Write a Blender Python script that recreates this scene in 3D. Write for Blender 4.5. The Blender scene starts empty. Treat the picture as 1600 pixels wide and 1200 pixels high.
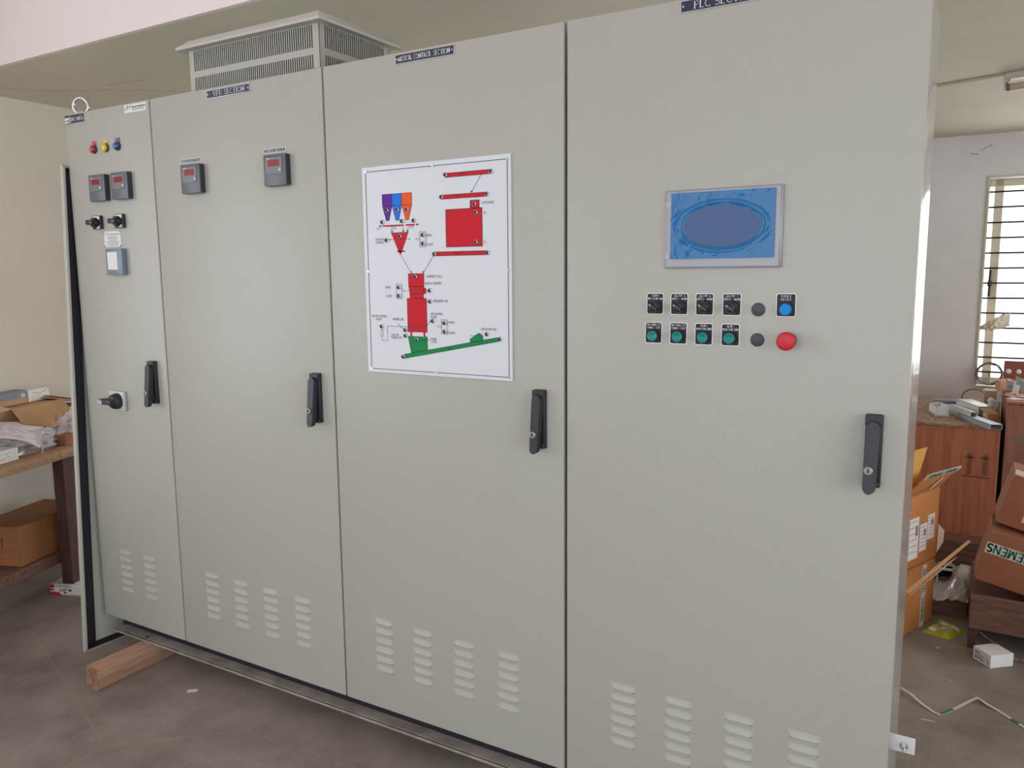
import bpy, bmesh, math, random
from mathutils import Vector, Matrix, noise
random.seed(7)
scene = bpy.context.scene
COL = scene.collection
PI = math.pi

# ------------------------------------------------------------------ materials
def lin(c):
    c = c / 255.0
    return c / 12.92 if c <= 0.04045 else ((c + 0.055) / 1.055) ** 2.4

def rgb(r, g, b):
    return (lin(r), lin(g), lin(b), 1.0)

def mat(name, col, rough=0.5, metal=0.0, bump=None, var=None, coat=0.0, spec=0.5, emit=None):
    """col is sRGB 0-255; bump=(scale,strength,distance); var=(scale,colour2,lo,hi[,stretch])"""
    m = bpy.data.materials.new(name)
    m.use_nodes = True
    nt = m.node_tree
    b = nt.nodes['Principled BSDF']
    b.inputs['Base Color'].default_value = rgb(*col)
    b.inputs['Roughness'].default_value = rough
    b.inputs['Metallic'].default_value = metal
    b.inputs['Coat Weight'].default_value = coat
    b.inputs['Specular IOR Level'].default_value = spec
    tc = None
    if bump or var:
        tc = nt.nodes.new('ShaderNodeTexCoord')
    if bump:
        n = nt.nodes.new('ShaderNodeTexNoise')
        n.inputs['Scale'].default_value = bump[0]
        n.inputs['Detail'].default_value = 2.0
        nt.links.new(tc.outputs['Object'], n.inputs['Vector'])
        bp = nt.nodes.new('ShaderNodeBump')
        bp.inputs['Strength'].default_value = bump[1]
        bp.inputs['Distance'].default_value = bump[2]
        nt.links.new(n.outputs['Fac'], bp.inputs['Height'])
        nt.links.new(bp.outputs['Normal'], b.inputs['Normal'])
    if var:
        mp = nt.nodes.new('ShaderNodeMapping')
        if len(var) > 4:
            mp.inputs['Scale'].default_value = var[4]
        nt.links.new(tc.outputs['Object'], mp.inputs['Vector'])
        n2 = nt.nodes.new('ShaderNodeTexNoise')
        n2.inputs['Scale'].default_value = var[0]
        n2.inputs['Detail'].default_value = 6.0
        n2.inputs['Roughness'].default_value = 0.6
        nt.links.new(mp.outputs['Vector'], n2.inputs['Vector'])
        cr = nt.nodes.new('ShaderNodeValToRGB')
        cr.color_ramp.elements[0].position = var[2]
        cr.color_ramp.elements[0].color = rgb(*col)
        cr.color_ramp.elements[1].position = var[3]
        cr.color_ramp.elements[1].color = rgb(*var[1])
        nt.links.new(n2.outputs['Fac'], cr.inputs['Fac'])
        nt.links.new(cr.outputs['Color'], b.inputs['Base Color'])
    if emit:
        b.inputs['Emission Color'].default_value = rgb(*emit[0])
        b.inputs['Emission Strength'].default_value = emit[1]
    return m

def mat_plastic(name, col, alpha, rough=0.15, bump=(40, 0.5, 0.004)):
    m = mat(name, col, rough, bump=bump)
    nt = m.node_tree
    tr = nt.nodes.new('ShaderNodeBsdfTransparent')
    mx = nt.nodes.new('ShaderNodeMixShader')
    mx.inputs['Fac'].default_value = alpha
    nt.links.new(tr.outputs[0], mx.inputs[1])
    nt.links.new(nt.nodes['Principled BSDF'].outputs[0], mx.inputs[2])
    nt.links.new(mx.outputs[0], nt.nodes['Material Output'].inputs['Surface'])
    return m

M = {}
M['coat'] = mat('grey_powder_coat', (174, 171, 163), 0.34, bump=(520, 0.42, 0.0012), spec=0.5)
M['coat_side'] = mat('grey_smooth_coat', (174, 171, 163), 0.16, bump=(90, 0.03, 0.001), spec=0.5)
M['coat_in'] = mat('grey_panel_coat', (186, 184, 175), 0.45)
M['gasket'] = mat('black_rubber', (26, 24, 34), 0.7)
M['dark'] = mat('dark_gap_shade', (14, 13, 14), 0.8)
M['rail'] = mat('grey_primer_steel', (160, 150, 142), 0.5, var=(14, (132, 122, 114), 0.4, 0.65), bump=(200, 0.1, 0.001))
M['navy'] = mat('navy_plate', (38, 38, 62), 0.35)
M['white'] = mat('white_print', (232, 232, 236), 0.5)
M['silver'] = mat('brushed_aluminium', (200, 200, 204), 0.35, 0.8)
M['zinc'] = mat('zinc_plated_steel', (205, 208, 204), 0.25, 0.9)
M['black'] = mat('black_plastic', (38, 38, 46), 0.42, bump=(600, 0.15, 0.0006))
M['blackgloss'] = mat('black_plate', (26, 23, 34), 0.4, spec=0.3)
M['blackprint'] = mat('black_print', (24, 24, 30), 0.6)
M['meter'] = mat('grey_meter_plastic', (92, 96, 104), 0.4)
M['meter2'] = mat('grey_meter_face', (108, 110, 114), 0.4)
M['meterdark'] = mat('dark_meter_plastic', (52, 54, 62), 0.4)
M['emeter'] = mat('bluegrey_meter_plastic', (118, 132, 150), 0.4)
M['redwin'] = mat('red_display', (140, 14, 30), 0.35, spec=0.25)
M['redlamp'] = mat('red_lens', (170, 8, 40), 0.12, coat=0.6)
M['yellamp'] = mat('yellow_lens', (218, 200, 24), 0.15, coat=0.6)
M['blulamp'] = mat('blue_lens', (20, 74, 140), 0.12, coat=0.6)
M['redtag'] = mat('red_tag', (196, 64, 84), 0.5)
M['yeltag'] = mat('yellow_tag', (226, 176, 70), 0.5)
M['blutag'] = mat('violet_tag', (98, 92, 150), 0.5)
M['greybtn'] = mat('grey_button', (205, 208, 205), 0.4)
M['board'] = mat('white_sheet_board', (214, 217, 223), 0.35, spec=0.35)
M['m_red'] = mat('mimic_red', (198, 26, 42), 0.55, spec=0.2)
M['m_green'] = mat('mimic_green', (14, 132, 72), 0.55, spec=0.2)
M['m_purple'] = mat('mimic_purple', (96, 40, 150), 0.55, spec=0.2)
M['m_blue'] = mat('mimic_blue', (30, 116, 222), 0.55, spec=0.2)
M['m_orange'] = mat('mimic_orange', (238, 88, 36), 0.55, spec=0.2)
M['led'] = mat('chrome_led_bezel', (190, 186, 184), 0.2, 0.9)
M['leddark'] = mat('dark_led_lens', (44, 30, 34), 0.1, coat=0.5)
M['hmi'] = mat('hmi_bezel', (150, 150, 156), 0.35, 0.25)
M['knob'] = mat('knob_black', (24, 24, 28), 0.35)
M['green'] = mat('green_button', (0, 136, 128), 0.35, spec=0.3)
M['greenring'] = mat('teal_ring', (50, 178, 170), 0.35, spec=0.3)
M['bluebtn'] = mat('blue_button', (0, 136, 216), 0.45, spec=0.2)
M['redbtn'] = mat('red_mushroom', (196, 20, 44), 0.42)
M['plug'] = mat('grey_plug', (66, 68, 76), 0.5)
M['isoplate'] = mat('isolator_plate', (198, 198, 198), 0.4)
M['wall'] = mat('cream_wall_paint', (212, 206, 190), 0.75, bump=(30, 0.1, 0.004), var=(1.4, (204, 198, 183), 0.35, 0.7))
M['wallback'] = mat('pale_wall_paint', (226, 225, 226), 0.75, bump=(30, 0.1, 0.004), var=(2.2, (212, 210, 211), 0.35, 0.7))
M['ceil'] = mat('ceiling_paint', (212, 208, 190), 0.8, bump=(18, 0.08, 0.004), var=(1.2, (202, 198, 178), 0.35, 0.7))
M['fascia'] = mat('white_beam_paint', (234, 222, 220), 0.8, bump=(25, 0.1, 0.004))
M['crack'] = mat('wall_crack', (140, 128, 110), 0.9)
M['frame'] = mat('cream_window_frame', (206, 198, 172), 0.5)
M['bar'] = mat('dark_iron_bar', (52, 36, 40), 0.5, 0.3)
M['timber'] = mat('sawn_timber', (186, 148, 122), 0.7, bump=(60, 0.3, 0.003), var=(9, (150, 112, 88), 0.35, 0.7, (6, 0.6, 6)))
M['timberend'] = mat('timber_end_grain', (160, 122, 98), 0.8, bump=(90, 0.4, 0.003), var=(30, (124, 88, 68), 0.4, 0.65))
M['ply'] = mat('red_plywood', (184, 112, 78), 0.65, bump=(50, 0.15, 0.002), var=(5, (150, 84, 58), 0.38, 0.72, (9, 9, 0.7)))
M['ply2'] = mat('dark_plywood', (160, 104, 84), 0.7, bump=(50, 0.15, 0.002), var=(6, (134, 84, 68), 0.4, 0.7, (7, 7, 0.8)))
M['plytop'] = mat('dusty_plywood', (166, 136, 116), 0.85, bump=(60, 0.4, 0.004), var=(30, (128, 98, 80), 0.4, 0.6))
M['paintpatch'] = mat('bluish_paint_smear', (104, 108, 112), 0.8)
M['bench'] = mat('worn_bench_wood', (176, 138, 104), 0.7, bump=(40, 0.2, 0.003), var=(8, (146, 108, 78), 0.35, 0.7, (1, 6, 6)))
M['benchdark'] = mat('dark_bench_wood', (84, 52, 44), 0.7, bump=(40, 0.2, 0.003), var=(9, (62, 36, 32), 0.35, 0.7, (6, 6, 1)))
M['card'] = mat('cardboard', (192, 152, 112), 0.8, var=(6, (178, 138, 98), 0.35, 0.7))
M['cardo'] = mat('orange_cardboard', (188, 124, 68), 0.8, var=(5, (172, 106, 54), 0.35, 0.7))
M['cardy'] = mat('yellow_cardboard', (208, 156, 72), 0.75)
M['cardr'] = mat('red_brown_cardboard', (156, 98, 66), 0.8, var=(5, (140, 84, 56), 0.35, 0.7))
M['card_shade'] = mat('shaded_brown_cardboard', (152, 100, 58), 0.8, var=(5, (136, 86, 48), 0.35, 0.7))  # brown cardboard darkened for the shade under the bench
M['cardpale'] = mat('pale_cardboard', (206, 184, 158), 0.8)
M['tapeb'] = mat('brown_tape', (124, 68, 42), 0.4)
M['tapew'] = mat('white_tape', (204, 196, 182), 0.4)
M['tgreen'] = mat('green_tape_print', (24, 110, 92), 0.5)
M['paper'] = mat('white_paper', (222, 214, 216), 0.7)
M['label'] = mat('white_label', (216, 210, 206), 0.6)
M['ink'] = mat('grey_ink', (120, 114, 118), 0.7)
M['whitebox'] = mat('white_card_box', (226, 224, 222), 0.6)
M['greybox'] = mat('bluegrey_card', (124, 128, 142), 0.6)
M['redink'] = mat('red_ink', (196, 22, 34), 0.5)
M['pvc'] = mat('grey_white_pvc', (218, 218, 216), 0.35)
M['galv'] = mat('galvanised_sheet', (176, 184, 192), 0.35, 0.7)
M['cable'] = mat('grey_cable', (120, 112, 108), 0.5)
M['cable2'] = mat('brown_cable', (74, 58, 52), 0.5)
M['boardwood'] = mat('brown_hardboard', (140, 82, 66), 0.7)
M['ygreen'] = mat('yellow_green_wrapper', (168, 168, 44), 0.35, bump=(40, 0.4, 0.004))
M['pallet'] = mat('dark_pallet_wood', (120, 84, 70), 0.8, bump=(50, 0.4, 0.004), var=(9, (88, 56, 46), 0.35, 0.7, (0.8, 6, 6)))
M['strap'] = mat('white_strap', (206, 196, 182), 0.5)
M['orangestrip'] = mat('orange_strip', (206, 92, 48), 0.5)
M['tube'] = mat('tube_glass', (196, 178, 158), 0.3)
M['tubecap'] = mat('tube_cap', (150, 118, 100), 0.35, 0.4)
M['lampfix'] = mat('lamp_batten', (206, 202, 186), 0.45)
M['chip'] = mat('wood_chips', (196, 170, 144), 0.85, var=(60, (132, 104, 84), 0.4, 0.6))
M['bagclear'] = mat_plastic('clear_plastic_bag', (226, 224, 228), 0.5)
M['bagwhite'] = mat_plastic('white_plastic_bag', (214, 200, 178), 0.95)
M['sheetclear'] = mat_plastic('cloudy_plastic_sheet', (196, 188, 180), 0.72)
M['acrylic'] = mat_plastic('pale_plate', (226, 226, 230), 0.75, 0.2, (50, 0.05, 0.001))
M['pane'] = mat_plastic('window_glass', (220, 230, 235), 0.08, 0.02, (5, 0.0, 0.001))

def floor_mat():
    m = mat('cement_floor', (156, 144, 134), 0.6, bump=(60, 0.12, 0.002), var=(3.5, (118, 107, 98), 0.32, 0.7))
    nt = m.node_tree
    b = nt.nodes['Principled BSDF']
    src = b.inputs['Base Color'].links[0].from_socket
    tc = nt.nodes.new('ShaderNodeTexCoord')
    # fine speckle
    n = nt.nodes.new('ShaderNodeTexNoise'); n.inputs['Scale'].default_value = 120
    nt.links.new(tc.outputs['Object'], n.inputs['Vector'])
    mx = nt.nodes.new('ShaderNodeMix'); mx.data_type = 'RGBA'; mx.blend_type = 'OVERLAY'
    mx.inputs['Factor'].default_value = 0.22
    nt.links.new(src, mx.inputs['A']); nt.links.new(n.outputs['Fac'], mx.inputs['B'])
    last = mx.outputs['Result']
    # thin pale scratch lines
    for sc, seed, st in ((0.8, 3.0, 0.35), (1.7, 9.0, 0.22)):
        mp = nt.nodes.new('ShaderNodeMapping'); mp.inputs['Location'].default_value = (seed, seed * .7, 0)
        nt.links.new(tc.outputs['Object'], mp.inputs['Vector'])
        v = nt.nodes.new('ShaderNodeTexVoronoi'); v.voronoi_dimensions = '2D'; v.feature = 'DISTANCE_TO_EDGE'; v.inputs['Scale'].default_value = sc
        nt.links.new(mp.outputs['Vector'], v.inputs['Vector'])
        r = nt.nodes.new('ShaderNodeValToRGB')
        r.color_ramp.elements[0].position = 0.0; r.color_ramp.elements[0].color = (st, st, st, 1)
        r.color_ramp.elements[1].position = 0.0032 * sc; r.color_ramp.elements[1].color = (0, 0, 0, 1)
        nt.links.new(v.outputs['Distance'], r.inputs['Fac'])
        m2 = nt.nodes.new('ShaderNodeMix'); m2.data_type = 'RGBA'
        nt.links.new(r.outputs['Color'], m2.inputs['Factor'])
        nt.links.new(last, m2.inputs['A']); m2.inputs['B'].default_value = rgb(168, 150, 120)
        last = m2.outputs['Result']
    b.inputs['Specular IOR Level'].default_value = .3
    nt.links.new(last, b.inputs['Base Color'])
    return m
M['floor'] = floor_mat()

def film_mat():
    """blue protective film; the oval patch that has stuck to the screen is a deeper blue"""
    m = mat('blue_protective_film', (24, 100, 152), 0.16, bump=(30, 0.15, 0.003), spec=0.4)
    nt = m.node_tree; b = nt.nodes['Principled BSDF']
    tc = nt.nodes.new('ShaderNodeTexCoord')
    mp = nt.nodes.new('ShaderNodeMapping')
    mp.inputs['Location'].default_value = (0.0, 0.0, -0.073 / 0.051)
    mp.inputs['Scale'].default_value = (1 / 0.094, 0.0, 1 / 0.051)
    nt.links.new(tc.outputs['Object'], mp.inputs['Vector'])
    ln = nt.nodes.new('ShaderNodeVectorMath'); ln.operation = 'LENGTH'
    nt.links.new(mp.outputs['Vector'], ln.inputs[0])
    r = nt.nodes.new('ShaderNodeValToRGB')
    r.color_ramp.elements[0].position = 0.93; r.color_ramp.elements[0].color = rgb(22, 70, 122)
    r.color_ramp.elements[1].position = 1.0; r.color_ramp.elements[1].color = rgb(22, 104, 160)
    nt.links.new(ln.outputs['Value'], r.inputs['Fac'])
    nt.links.new(r.outputs['Color'], b.inputs['Base Color'])
    return m
M['film'] = film_mat()

# ------------------------------------------------------------------ mesh builder
ORG = {}

class MB:
    def __init__(s, T=None):
        s.v = []; s.f = []; s.mi = []; s.sm = []; s.T = T or Matrix.Identity(4); s.m = 0

    def add(s, vs, fs, m=None):
        o = len(s.v)
        s.v += [s.T @ Vector(p) for p in vs]
        mm = s.m if m is None else m
        for f in fs:
            s.f.append([i + o for i in f]); s.mi.append(mm)
        return s

    def box(s, x0, x1, y0, y1, z0, z1, bev=0.0, seg=2, m=None):
        if x0 > x1: x0, x1 = x1, x0
        if y0 > y1: y0, y1 = y1, y0
        if z0 > z1: z0, z1 = z1, z0
        vs = [(x0, y0, z0), (x1, y0, z0), (x1, y1, z0), (x0, y1, z0), (x0, y0, z1), (x1, y0, z1), (x1, y1, z1), (x0, y1, z1)]
        fs = [(3, 2, 1, 0), (4, 5, 6, 7), (0, 1, 5, 4), (1, 2, 6, 5), (2, 3, 7, 6), (3, 0, 4, 7)]
        if bev <= 0:
            return s.add(vs, fs, m)
        bm = bmesh.new()
        bv = [bm.verts.new(p) for p in vs]
        for f in fs: bm.faces.new([bv[i] for i in f])
        bmesh.ops.bevel(bm, geom=list(bm.edges), offset=bev, segments=seg, affect='EDGES', profile=0.5)
        bm.verts.index_update()
        s.add([tuple(v.co) for v in bm.verts], [[v.index for v in f.verts] for f in bm.faces], m)
        bm.free()
        return s

    def lathe(s, p, axis, prof, n=24, m=None, cap=True):
        """prof: list of (radius, height along axis)"""
        a = Vector(axis).normalized()
        q = a.orthogonal().normalized(); w = a.cross(q)
        p = Vector(p); vs = []; fs = []
        for r, h in prof:
            for i in range(n):
                t = 2 * PI * i / n
                vs.append(p + a * h + (q * math.cos(t) + w * math.sin(t)) * r)
        for k in range(len(prof) - 1):
            for i in range(n):
                j = (i + 1) % n
                fs.append((k * n + i, k * n + j, (k + 1) * n + j, (k + 1) * n + i))
        if cap:
            fs.append(tuple(range(n))[::-1])
            fs.append(tuple((len(prof) - 1) * n + i for i in range(n)))
        return s.add(vs, fs, m)

    def cyl(s, p0, p1, r, r1=None, n=20, m=None):
        p0 = Vector(p0); p1 = Vector(p1); d = p1 - p0
        return s.lathe(p0, d, [(r, 0), (r if r1 is None else r1, d.length)], n, m)

    def tube(s, pts, r, n=8, m=None, closed=False):
        pts = [Vector(p) for p in pts]; vs = []; fs = []
        N = len(pts); q = None
        for i, p in enumerate(pts):
            if closed: t = pts[(i + 1) % N] - pts[i - 1]
            else: t = pts[min(i + 1, N - 1)] - pts[max(i - 1, 0)]
            t.normalize()
            q = t.orthogonal().normalized() if q is None else (q - t * q.dot(t)).normalized()
            w = t.cross(q)
            for k in range(n):
                a = 2 * PI * k / n
                vs.append(p + (q * math.cos(a) + w * math.sin(a)) * r)
        for i in range(N if closed else N - 1):
            i2 = (i + 1) % N
            for k in range(n):
                k2 = (k + 1) % n
                fs.append((i * n + k, i * n + k2, i2 * n + k2, i2 * n + k))
        if not closed:
            fs.append(tuple(range(n))[::-1]); fs.append(tuple((N - 1) * n + k for k in range(n)))
        return s.add(vs, fs, m)

    def prism(s, poly, y0, y1, m=None):
        """polygon in XZ (counter-clockwise seen from -Y) extruded from y0 (front) to y1"""
        n = len(poly)
        vs = [(x, y0, z) for x, z in poly] + [(x, y1, z) for x, z in poly]
        fs = [tuple(range(n)), tuple(range(2 * n - 1, n - 1, -1))]
        for i in range(n):
            j = (i + 1) % n
            fs.append((j, i, i + n, j + n))
        return s.add(vs, fs, m)

    def slab(s, pts, th, m=None):
        """thin solid from a polygon of 3-D points, thickness th along the polygon normal"""
        P = [Vector(p) for p in pts]; n = len(P)
        nr = (P[1] - P[0]).cross(P[2] - P[1]).normalized()
        vs = P + [p - nr * th for p in P]
        fs = [tuple(range(n)), tuple(range(2 * n - 1, n - 1, -1))]
        for i in range(n):
            j = (i + 1) % n
            fs.append((j, i, i + n, j + n))
        return s.add(vs, fs, m)

    def grid(s, fn, nu, nv, th=0.0, m=None):
        """surface fn(u,v) -> point"""
        vs = [fn(i / nu, j / nv) for j in range(nv + 1) for i in range(nu + 1)]
        W = nu + 1
        fs = [(j * W + i, j * W + i + 1, (j + 1) * W + i + 1, (j + 1) * W + i) for j in range(nv) for i in range(nu)]
        return s.add(vs, fs, m)

    def ribbon(s, pts, wd, y=0.0, m=None):
        """flat printed line in the XZ plane"""
        for a, b in zip(pts[:-1], pts[1:]):
            d = (b[0] - a[0], b[1] - a[1]); L = math.hypot(*d)
            if L < 1e-9: continue
            w = wd(d) if callable(wd) else wd
            e = w * 0.25
            ux, uz = d[0] / L, d[1] / L; nx, nz = -uz * w / 2, ux * w / 2
            ax, az = a[0] - ux * e, a[1] - uz * e; bx, bz = b[0] + ux * e, b[1] + uz * e
            s.add([(ax - nx, y, az - nz), (bx - nx, y, bz - nz), (bx + nx, y, bz + nz), (ax + nx, y, az + nz)], [(0, 1, 2, 3)], m)
        return s

    def disc(s, x, z, r, y, n=20, m=None):
        return s.add([(x + r * math.cos(2 * PI * i / n), y, z + r * math.sin(2 * PI * i / n)) for i in range(n)], [tuple(range(n))], m)

    def build(s, name, mats, parent=None, label=None, smooth=40, origin=None):
        if not isinstance(mats, (list, tuple)): mats = [mats]
        me = bpy.data.meshes.new(name)
        xs = [p.x for p in s.v]; ys = [p.y for p in s.v]; zs = [p.z for p in s.v]
        org = Vector(origin) if origin is not None else Vector(((min(xs) + max(xs)) / 2, (min(ys) + max(ys)) / 2, min(zs)))
        me.from_pydata([tuple(p - org) for p in s.v], [], s.f)
        for m_ in mats: me.materials.append(m_)
        for p, i in zip(me.polygons, s.mi):
            p.material_index = i
        if smooth:
            me.shade_smooth(); me.set_sharp_from_angle(angle=math.radians(smooth))
        me.validate(); me.update()
        o = bpy.data.objects.new(name, me); COL.objects.link(o)
        if parent is not None:
            o.parent = parent; o.location = org - ORG[parent.name]
        else:
            o.location = org
        ORG[o.name] = org
        if label: o['label'] = label
        return o

def frame(origin, ex, ey=None, ez=(0, 0, 1)):
    ex = Vector(ex).normalized(); ez = Vector(ez)
    ez = (ez - ex * ez.dot(ex)).normalized()
    ey = ez.cross(ex)
    T = Matrix.Identity(4)
    for i in range(3):
        T[i][0] = ex[i]; T[i][1] = ey[i]; T[i][2] = ez[i]; T[i][3] = Vector(origin)[i]
    return T

def tag(o, label, cat, group=None, kind=None):
    o['label'] = label; o['category'] = cat
    if group: o['group'] = group
    if kind: o['kind'] = kind
    return o

def thing(name, label, cat, loc, group=None):
    o = bpy.data.objects.new(name, None); COL.objects.link(o)
    o.location = loc; o.empty_display_size = 0.1
    ORG[o.name] = Vector(loc)
    return tag(o, label, cat, group)

def structure(o, label=None, cat=None):
    o['kind'] = 'structure'
    if label: o['label'] = label
    if cat: o['category'] = cat
    return o

def group_node(name, parent, loc):
    o = bpy.data.objects.new(name, None); COL.objects.link(o)
    o.parent = parent; o.location = Vector(loc) - ORG[parent.name]; o.empty_display_size = 0.05
    ORG[o.name] = Vector(loc)
    return o

def copy_tree(o, parent, dloc):
    c = o.copy(); COL.objects.link(c); c.parent = parent
    w = ORG[o.name] + Vector(dloc)
    c.location = w - (ORG[parent.name] if parent is not None else Vector())
    ORG[c.name] = w
    for ch in list(o.children):
        copy_tree(ch, c, dloc)
    return c

# ------------------------------------------------------------------ stroke lettering
def arc(cx, cy, rx, ry, a0, a1, n=10):
    return [(cx + rx * math.cos(math.radians(a0 + (a1 - a0) * i / n)), cy + ry * math.sin(math.radians(a0 + (a1 - a0) * i / n))) for i in range(n + 1)]
G = {
 'A': (.9, [[(.02, 0), (.45, 1)], [(.45, 1), (.88, 0)], [(.18, .34), (.72, .34)]]),
 'B': (.8, [[(.12, 0), (.12, 1)], [(.12, 1), (.42, 1)] + arc(.42, .76, .24, .24, 90, -90) + [(.12, .52)], [(.42, .52)] + arc(.42, .26, .3, .26, 90, -90) + [(.12, 0)]]),
 'C': (.86, [arc(.48, .5, .42, .5, 48, 312, 16)]),
 'D': (.9, [[(.12, 0), (.12, 1)], [(.12, 1), (.36, 1)] + arc(.36, .5, .46, .5, 90, -90, 14) + [(.12, 0)]]),
 'E': (.76, [[(.12, 0), (.12, 1)], [(.12, 1), (.68, 1)], [(.12, .52), (.54, .52)], [(.12, 0), (.68, 0)]]),
 'F': (.7, [[(.12, 0), (.12, 1)], [(.12, 1), (.66, 1)], [(.12, .5), (.52, .5)]]),
 'G': (.92, [arc(.48, .5, .42, .5, 48, 330, 16), [(.84, .0), (.84, .42)], [(.56, .42), (.84, .42)]]),
 'H': (.9, [[(.12, 0), (.12, 1)], [(.78, 0), (.78, 1)], [(.12, .5), (.78, .5)]]),
 'I': (.36, [[(.18, 0), (.18, 1)]]),
 'K': (.86, [[(.12, 0), (.12, 1)], [(.12, .42), (.74, 1)], [(.34, .62), (.8, 0)]]),
 'L': (.7, [[(.12, 0), (.12, 1)], [(.12, 0), (.64, 0)]]),
 'M': (1.06, [[(.12, 0), (.12, 1)], [(.12, 1), (.53, .1)], [(.53, .1), (.94, 1)], [(.94, 0), (.94, 1)]]),
 'N': (.92, [[(.12, 0), (.12, 1)], [(.12, 1), (.8, 0)], [(.8, 0), (.8, 1)]]),
 'O': (.94, [arc(.47, .5, .42, .5, 0, 360, 20)]),
 'P': (.74, [[(.12, 0), (.12, 1)], [(.12, 1), (.4, 1)] + arc(.4, .74, .27, .26, 90, -90) + [(.12, .48)]]),
 'R': (.84, [[(.12, 0), (.12, 1)], [(.12, 1), (.4, 1)] + arc(.4, .74, .27, .26, 90, -90) + [(.12, .48)], [(.4, .48), (.8, 0)]]),
 'S': (.72, [arc(.36, .75, .27, .25, 35, 270, 10) + arc(.36, .25, .3, .25, 90, -150, 10)]),
 'T': (.8, [[(.4, 0), (.4, 1)], [(.05, 1), (.75, 1)]]),
 'U': (.9, [[(.12, 1), (.12, .35)] + arc(.44, .33, .32, .33, 180, 360, 10) + [(.76, 1)]]),
 'V': (.86, [[(.04, 1), (.43, 0)], [(.43, 0), (.82, 1)]]),
 'W': (1.16, [[(.04, 1), (.32, 0)], [(.32, 0), (.58, 1)], [(.58, 1), (.84, 0)], [(.84, 0), (1.12, 1)]]),
 'X': (.86, [[(.06, 1), (.8, 0)], [(.06, 0), (.8, 1)]]),
 'Y': (.84, [[(.04, 1), (.42, .48)], [(.42, .48), (.8, 1)], [(.42, 0), (.42, .48)]]),
 'Z': (.78, [[(.08, 1), (.7, 1)], [(.7, 1), (.08, 0)], [(.08, 0), (.7, 0)]]),
 '0': (.74, [arc(.37, .5, .3, .5, 0, 360, 16)]),
 '1': (.5, [[(.28, 0), (.28, 1)], [(.1, .82), (.28, 1)]]),
 '2': (.72, [arc(.36, .72, .28, .28, 160, -30, 10) + [(.08, 0)], [(.08, 0), (.66, 0)]]),
 '3': (.72, [arc(.34, .75, .27, .25, 150, -90, 10), arc(.34, .25, .3, .26, 90, -150, 10)]),
 '4': (.74, [[(.52, 0), (.52, 1)], [(.52, 1), (.06, .3)], [(.06, .3), (.7, .3)]]),
 '5': (.72, [[(.62, 1), (.16, 1)], [(.16, 1), (.12, .56)], [(.12, .56)] + arc(.34, .3, .3, .3, 100, -140, 10)]),
 '-': (.6, [[(.1, .42), (.5, .42)]]), '/': (.6, [[(.05, 0), (.55, 1)]]), ' ': (.42, []), '.': (.3, [[(.14, 0), (.14, .1)]]),
}

def letters(mb, text, x, z, h, width=None, y=0.0, serif=True, weight=1.0, align='l', m=None, gap=0.12):
    adv = sum(G[c][0] + gap for c in text) - gap
    sx = (width / adv) if width else h
    if align == 'c': x -= adv * sx / 2
    thick = (0.19 if serif else 0.10) * weight; thin = (0.075 if serif else 0.10) * weight
    for c in text:
        w, strokes = G[c]
        for st in strokes:
            P = [(x + px * sx, z + pz * h) for px, pz in st]
            def wd(d):
                L = math.hypot(*d); v = abs(d[1]) / L
                if serif and len(st) == 2 and d[0] * d[1] > 0 and abs(d[0]) > 0.15 * L and c not in '1': v *= 0.25
                return (thin + (thick - thin) * v ** 1.5) * h
            mb.ribbon(P, wd, y, m)
            if serif and c not in '-/. ':
                for e, o_ in ((0, 1), (-1, -2)):
                    px, pz = st[e]; qx, qz = st[o_]
                    if pz in (0, 1) and abs(pz - qz) > 0.25 and len(st) == 2:
                        mb.ribbon([(x + (px - .14) * sx, z + pz * h), (x + (px + .14) * sx, z + pz * h)], thin * 1.3 * h, y, m)
        x += (w + gap) * sx
    return mb

def font_text(mb, text, x, z, h, width=None, y=0.0, m=None, shear=0.0, bold=0.0):
    cu = bpy.data.curves.new('lettering', 'FONT'); cu.body = text; cu.size = 1.0; cu.shear = shear; cu.offset = bold
    cu.resolution_u = 3
    ob = bpy.data.objects.new('lettering', cu)
    me = bpy.data.meshes.new_from_object(ob)
    V = [v.co.copy() for v in me.vertices]; F = [tuple(p.vertices) for p in me.polygons]
    bpy.data.objects.remove(ob); bpy.data.curves.remove(cu); bpy.data.meshes.remove(me)
    if not V: return mb
    x0 = min(v.x for v in V); x1 = max(v.x for v in V); z1 = max(v.y for v in V)
    sz = h / max(z1, 1e-6); sx = (width / (x1 - x0)) if width else sz
    return mb.add([(x + (v.x - x0) * sx, y, z + v.y * sz) for v in V], F, m)

def dashes(mb, x0, x1, z, h, y, m=None, seed=0):
    """line of print too small to read"""
    r = random.Random(seed); x = x0
    while x < x1 - 1e-6:
        w = min(r.uniform(2, 6) * h, x1 - x)
        mb.ribbon([(x, z), (x + w, z)], h, y, m); x += w + h * 0.9
    return mb

# ------------------------------------------------------------------ the setting
FZ = -0.15; CZ = 2.297; XL = -3.42; XR = 4.2; YB = 4.6; YF = -5.2; YS = 0.15; HZ = 3.0
structure(MB().box(XL - .2, XR + .2, YF - .2, YB + .25, FZ - .15, FZ).build('floor', M['floor']), 'grey brown cement floor', 'floor')
structure(MB().box(XL - .2, XR + .2, YS, YB + .25, CZ, HZ + .2).build('ceiling', [M['ceil']]), 'low slab ceiling over the cabinets', 'ceiling')
structure(MB().box(XL - .2, XR + .2, YF - .2, YS, HZ, HZ + .2).build('ceiling_high', M['fascia']), 'higher ceiling in front of the slab', 'ceiling')
structure(MB().box(XL - .2, XR + .2, YS - .02, YS, CZ - .001, HZ).build('trim_1', M['fascia']), 'white painted beam face at top left', 'beam')
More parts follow.
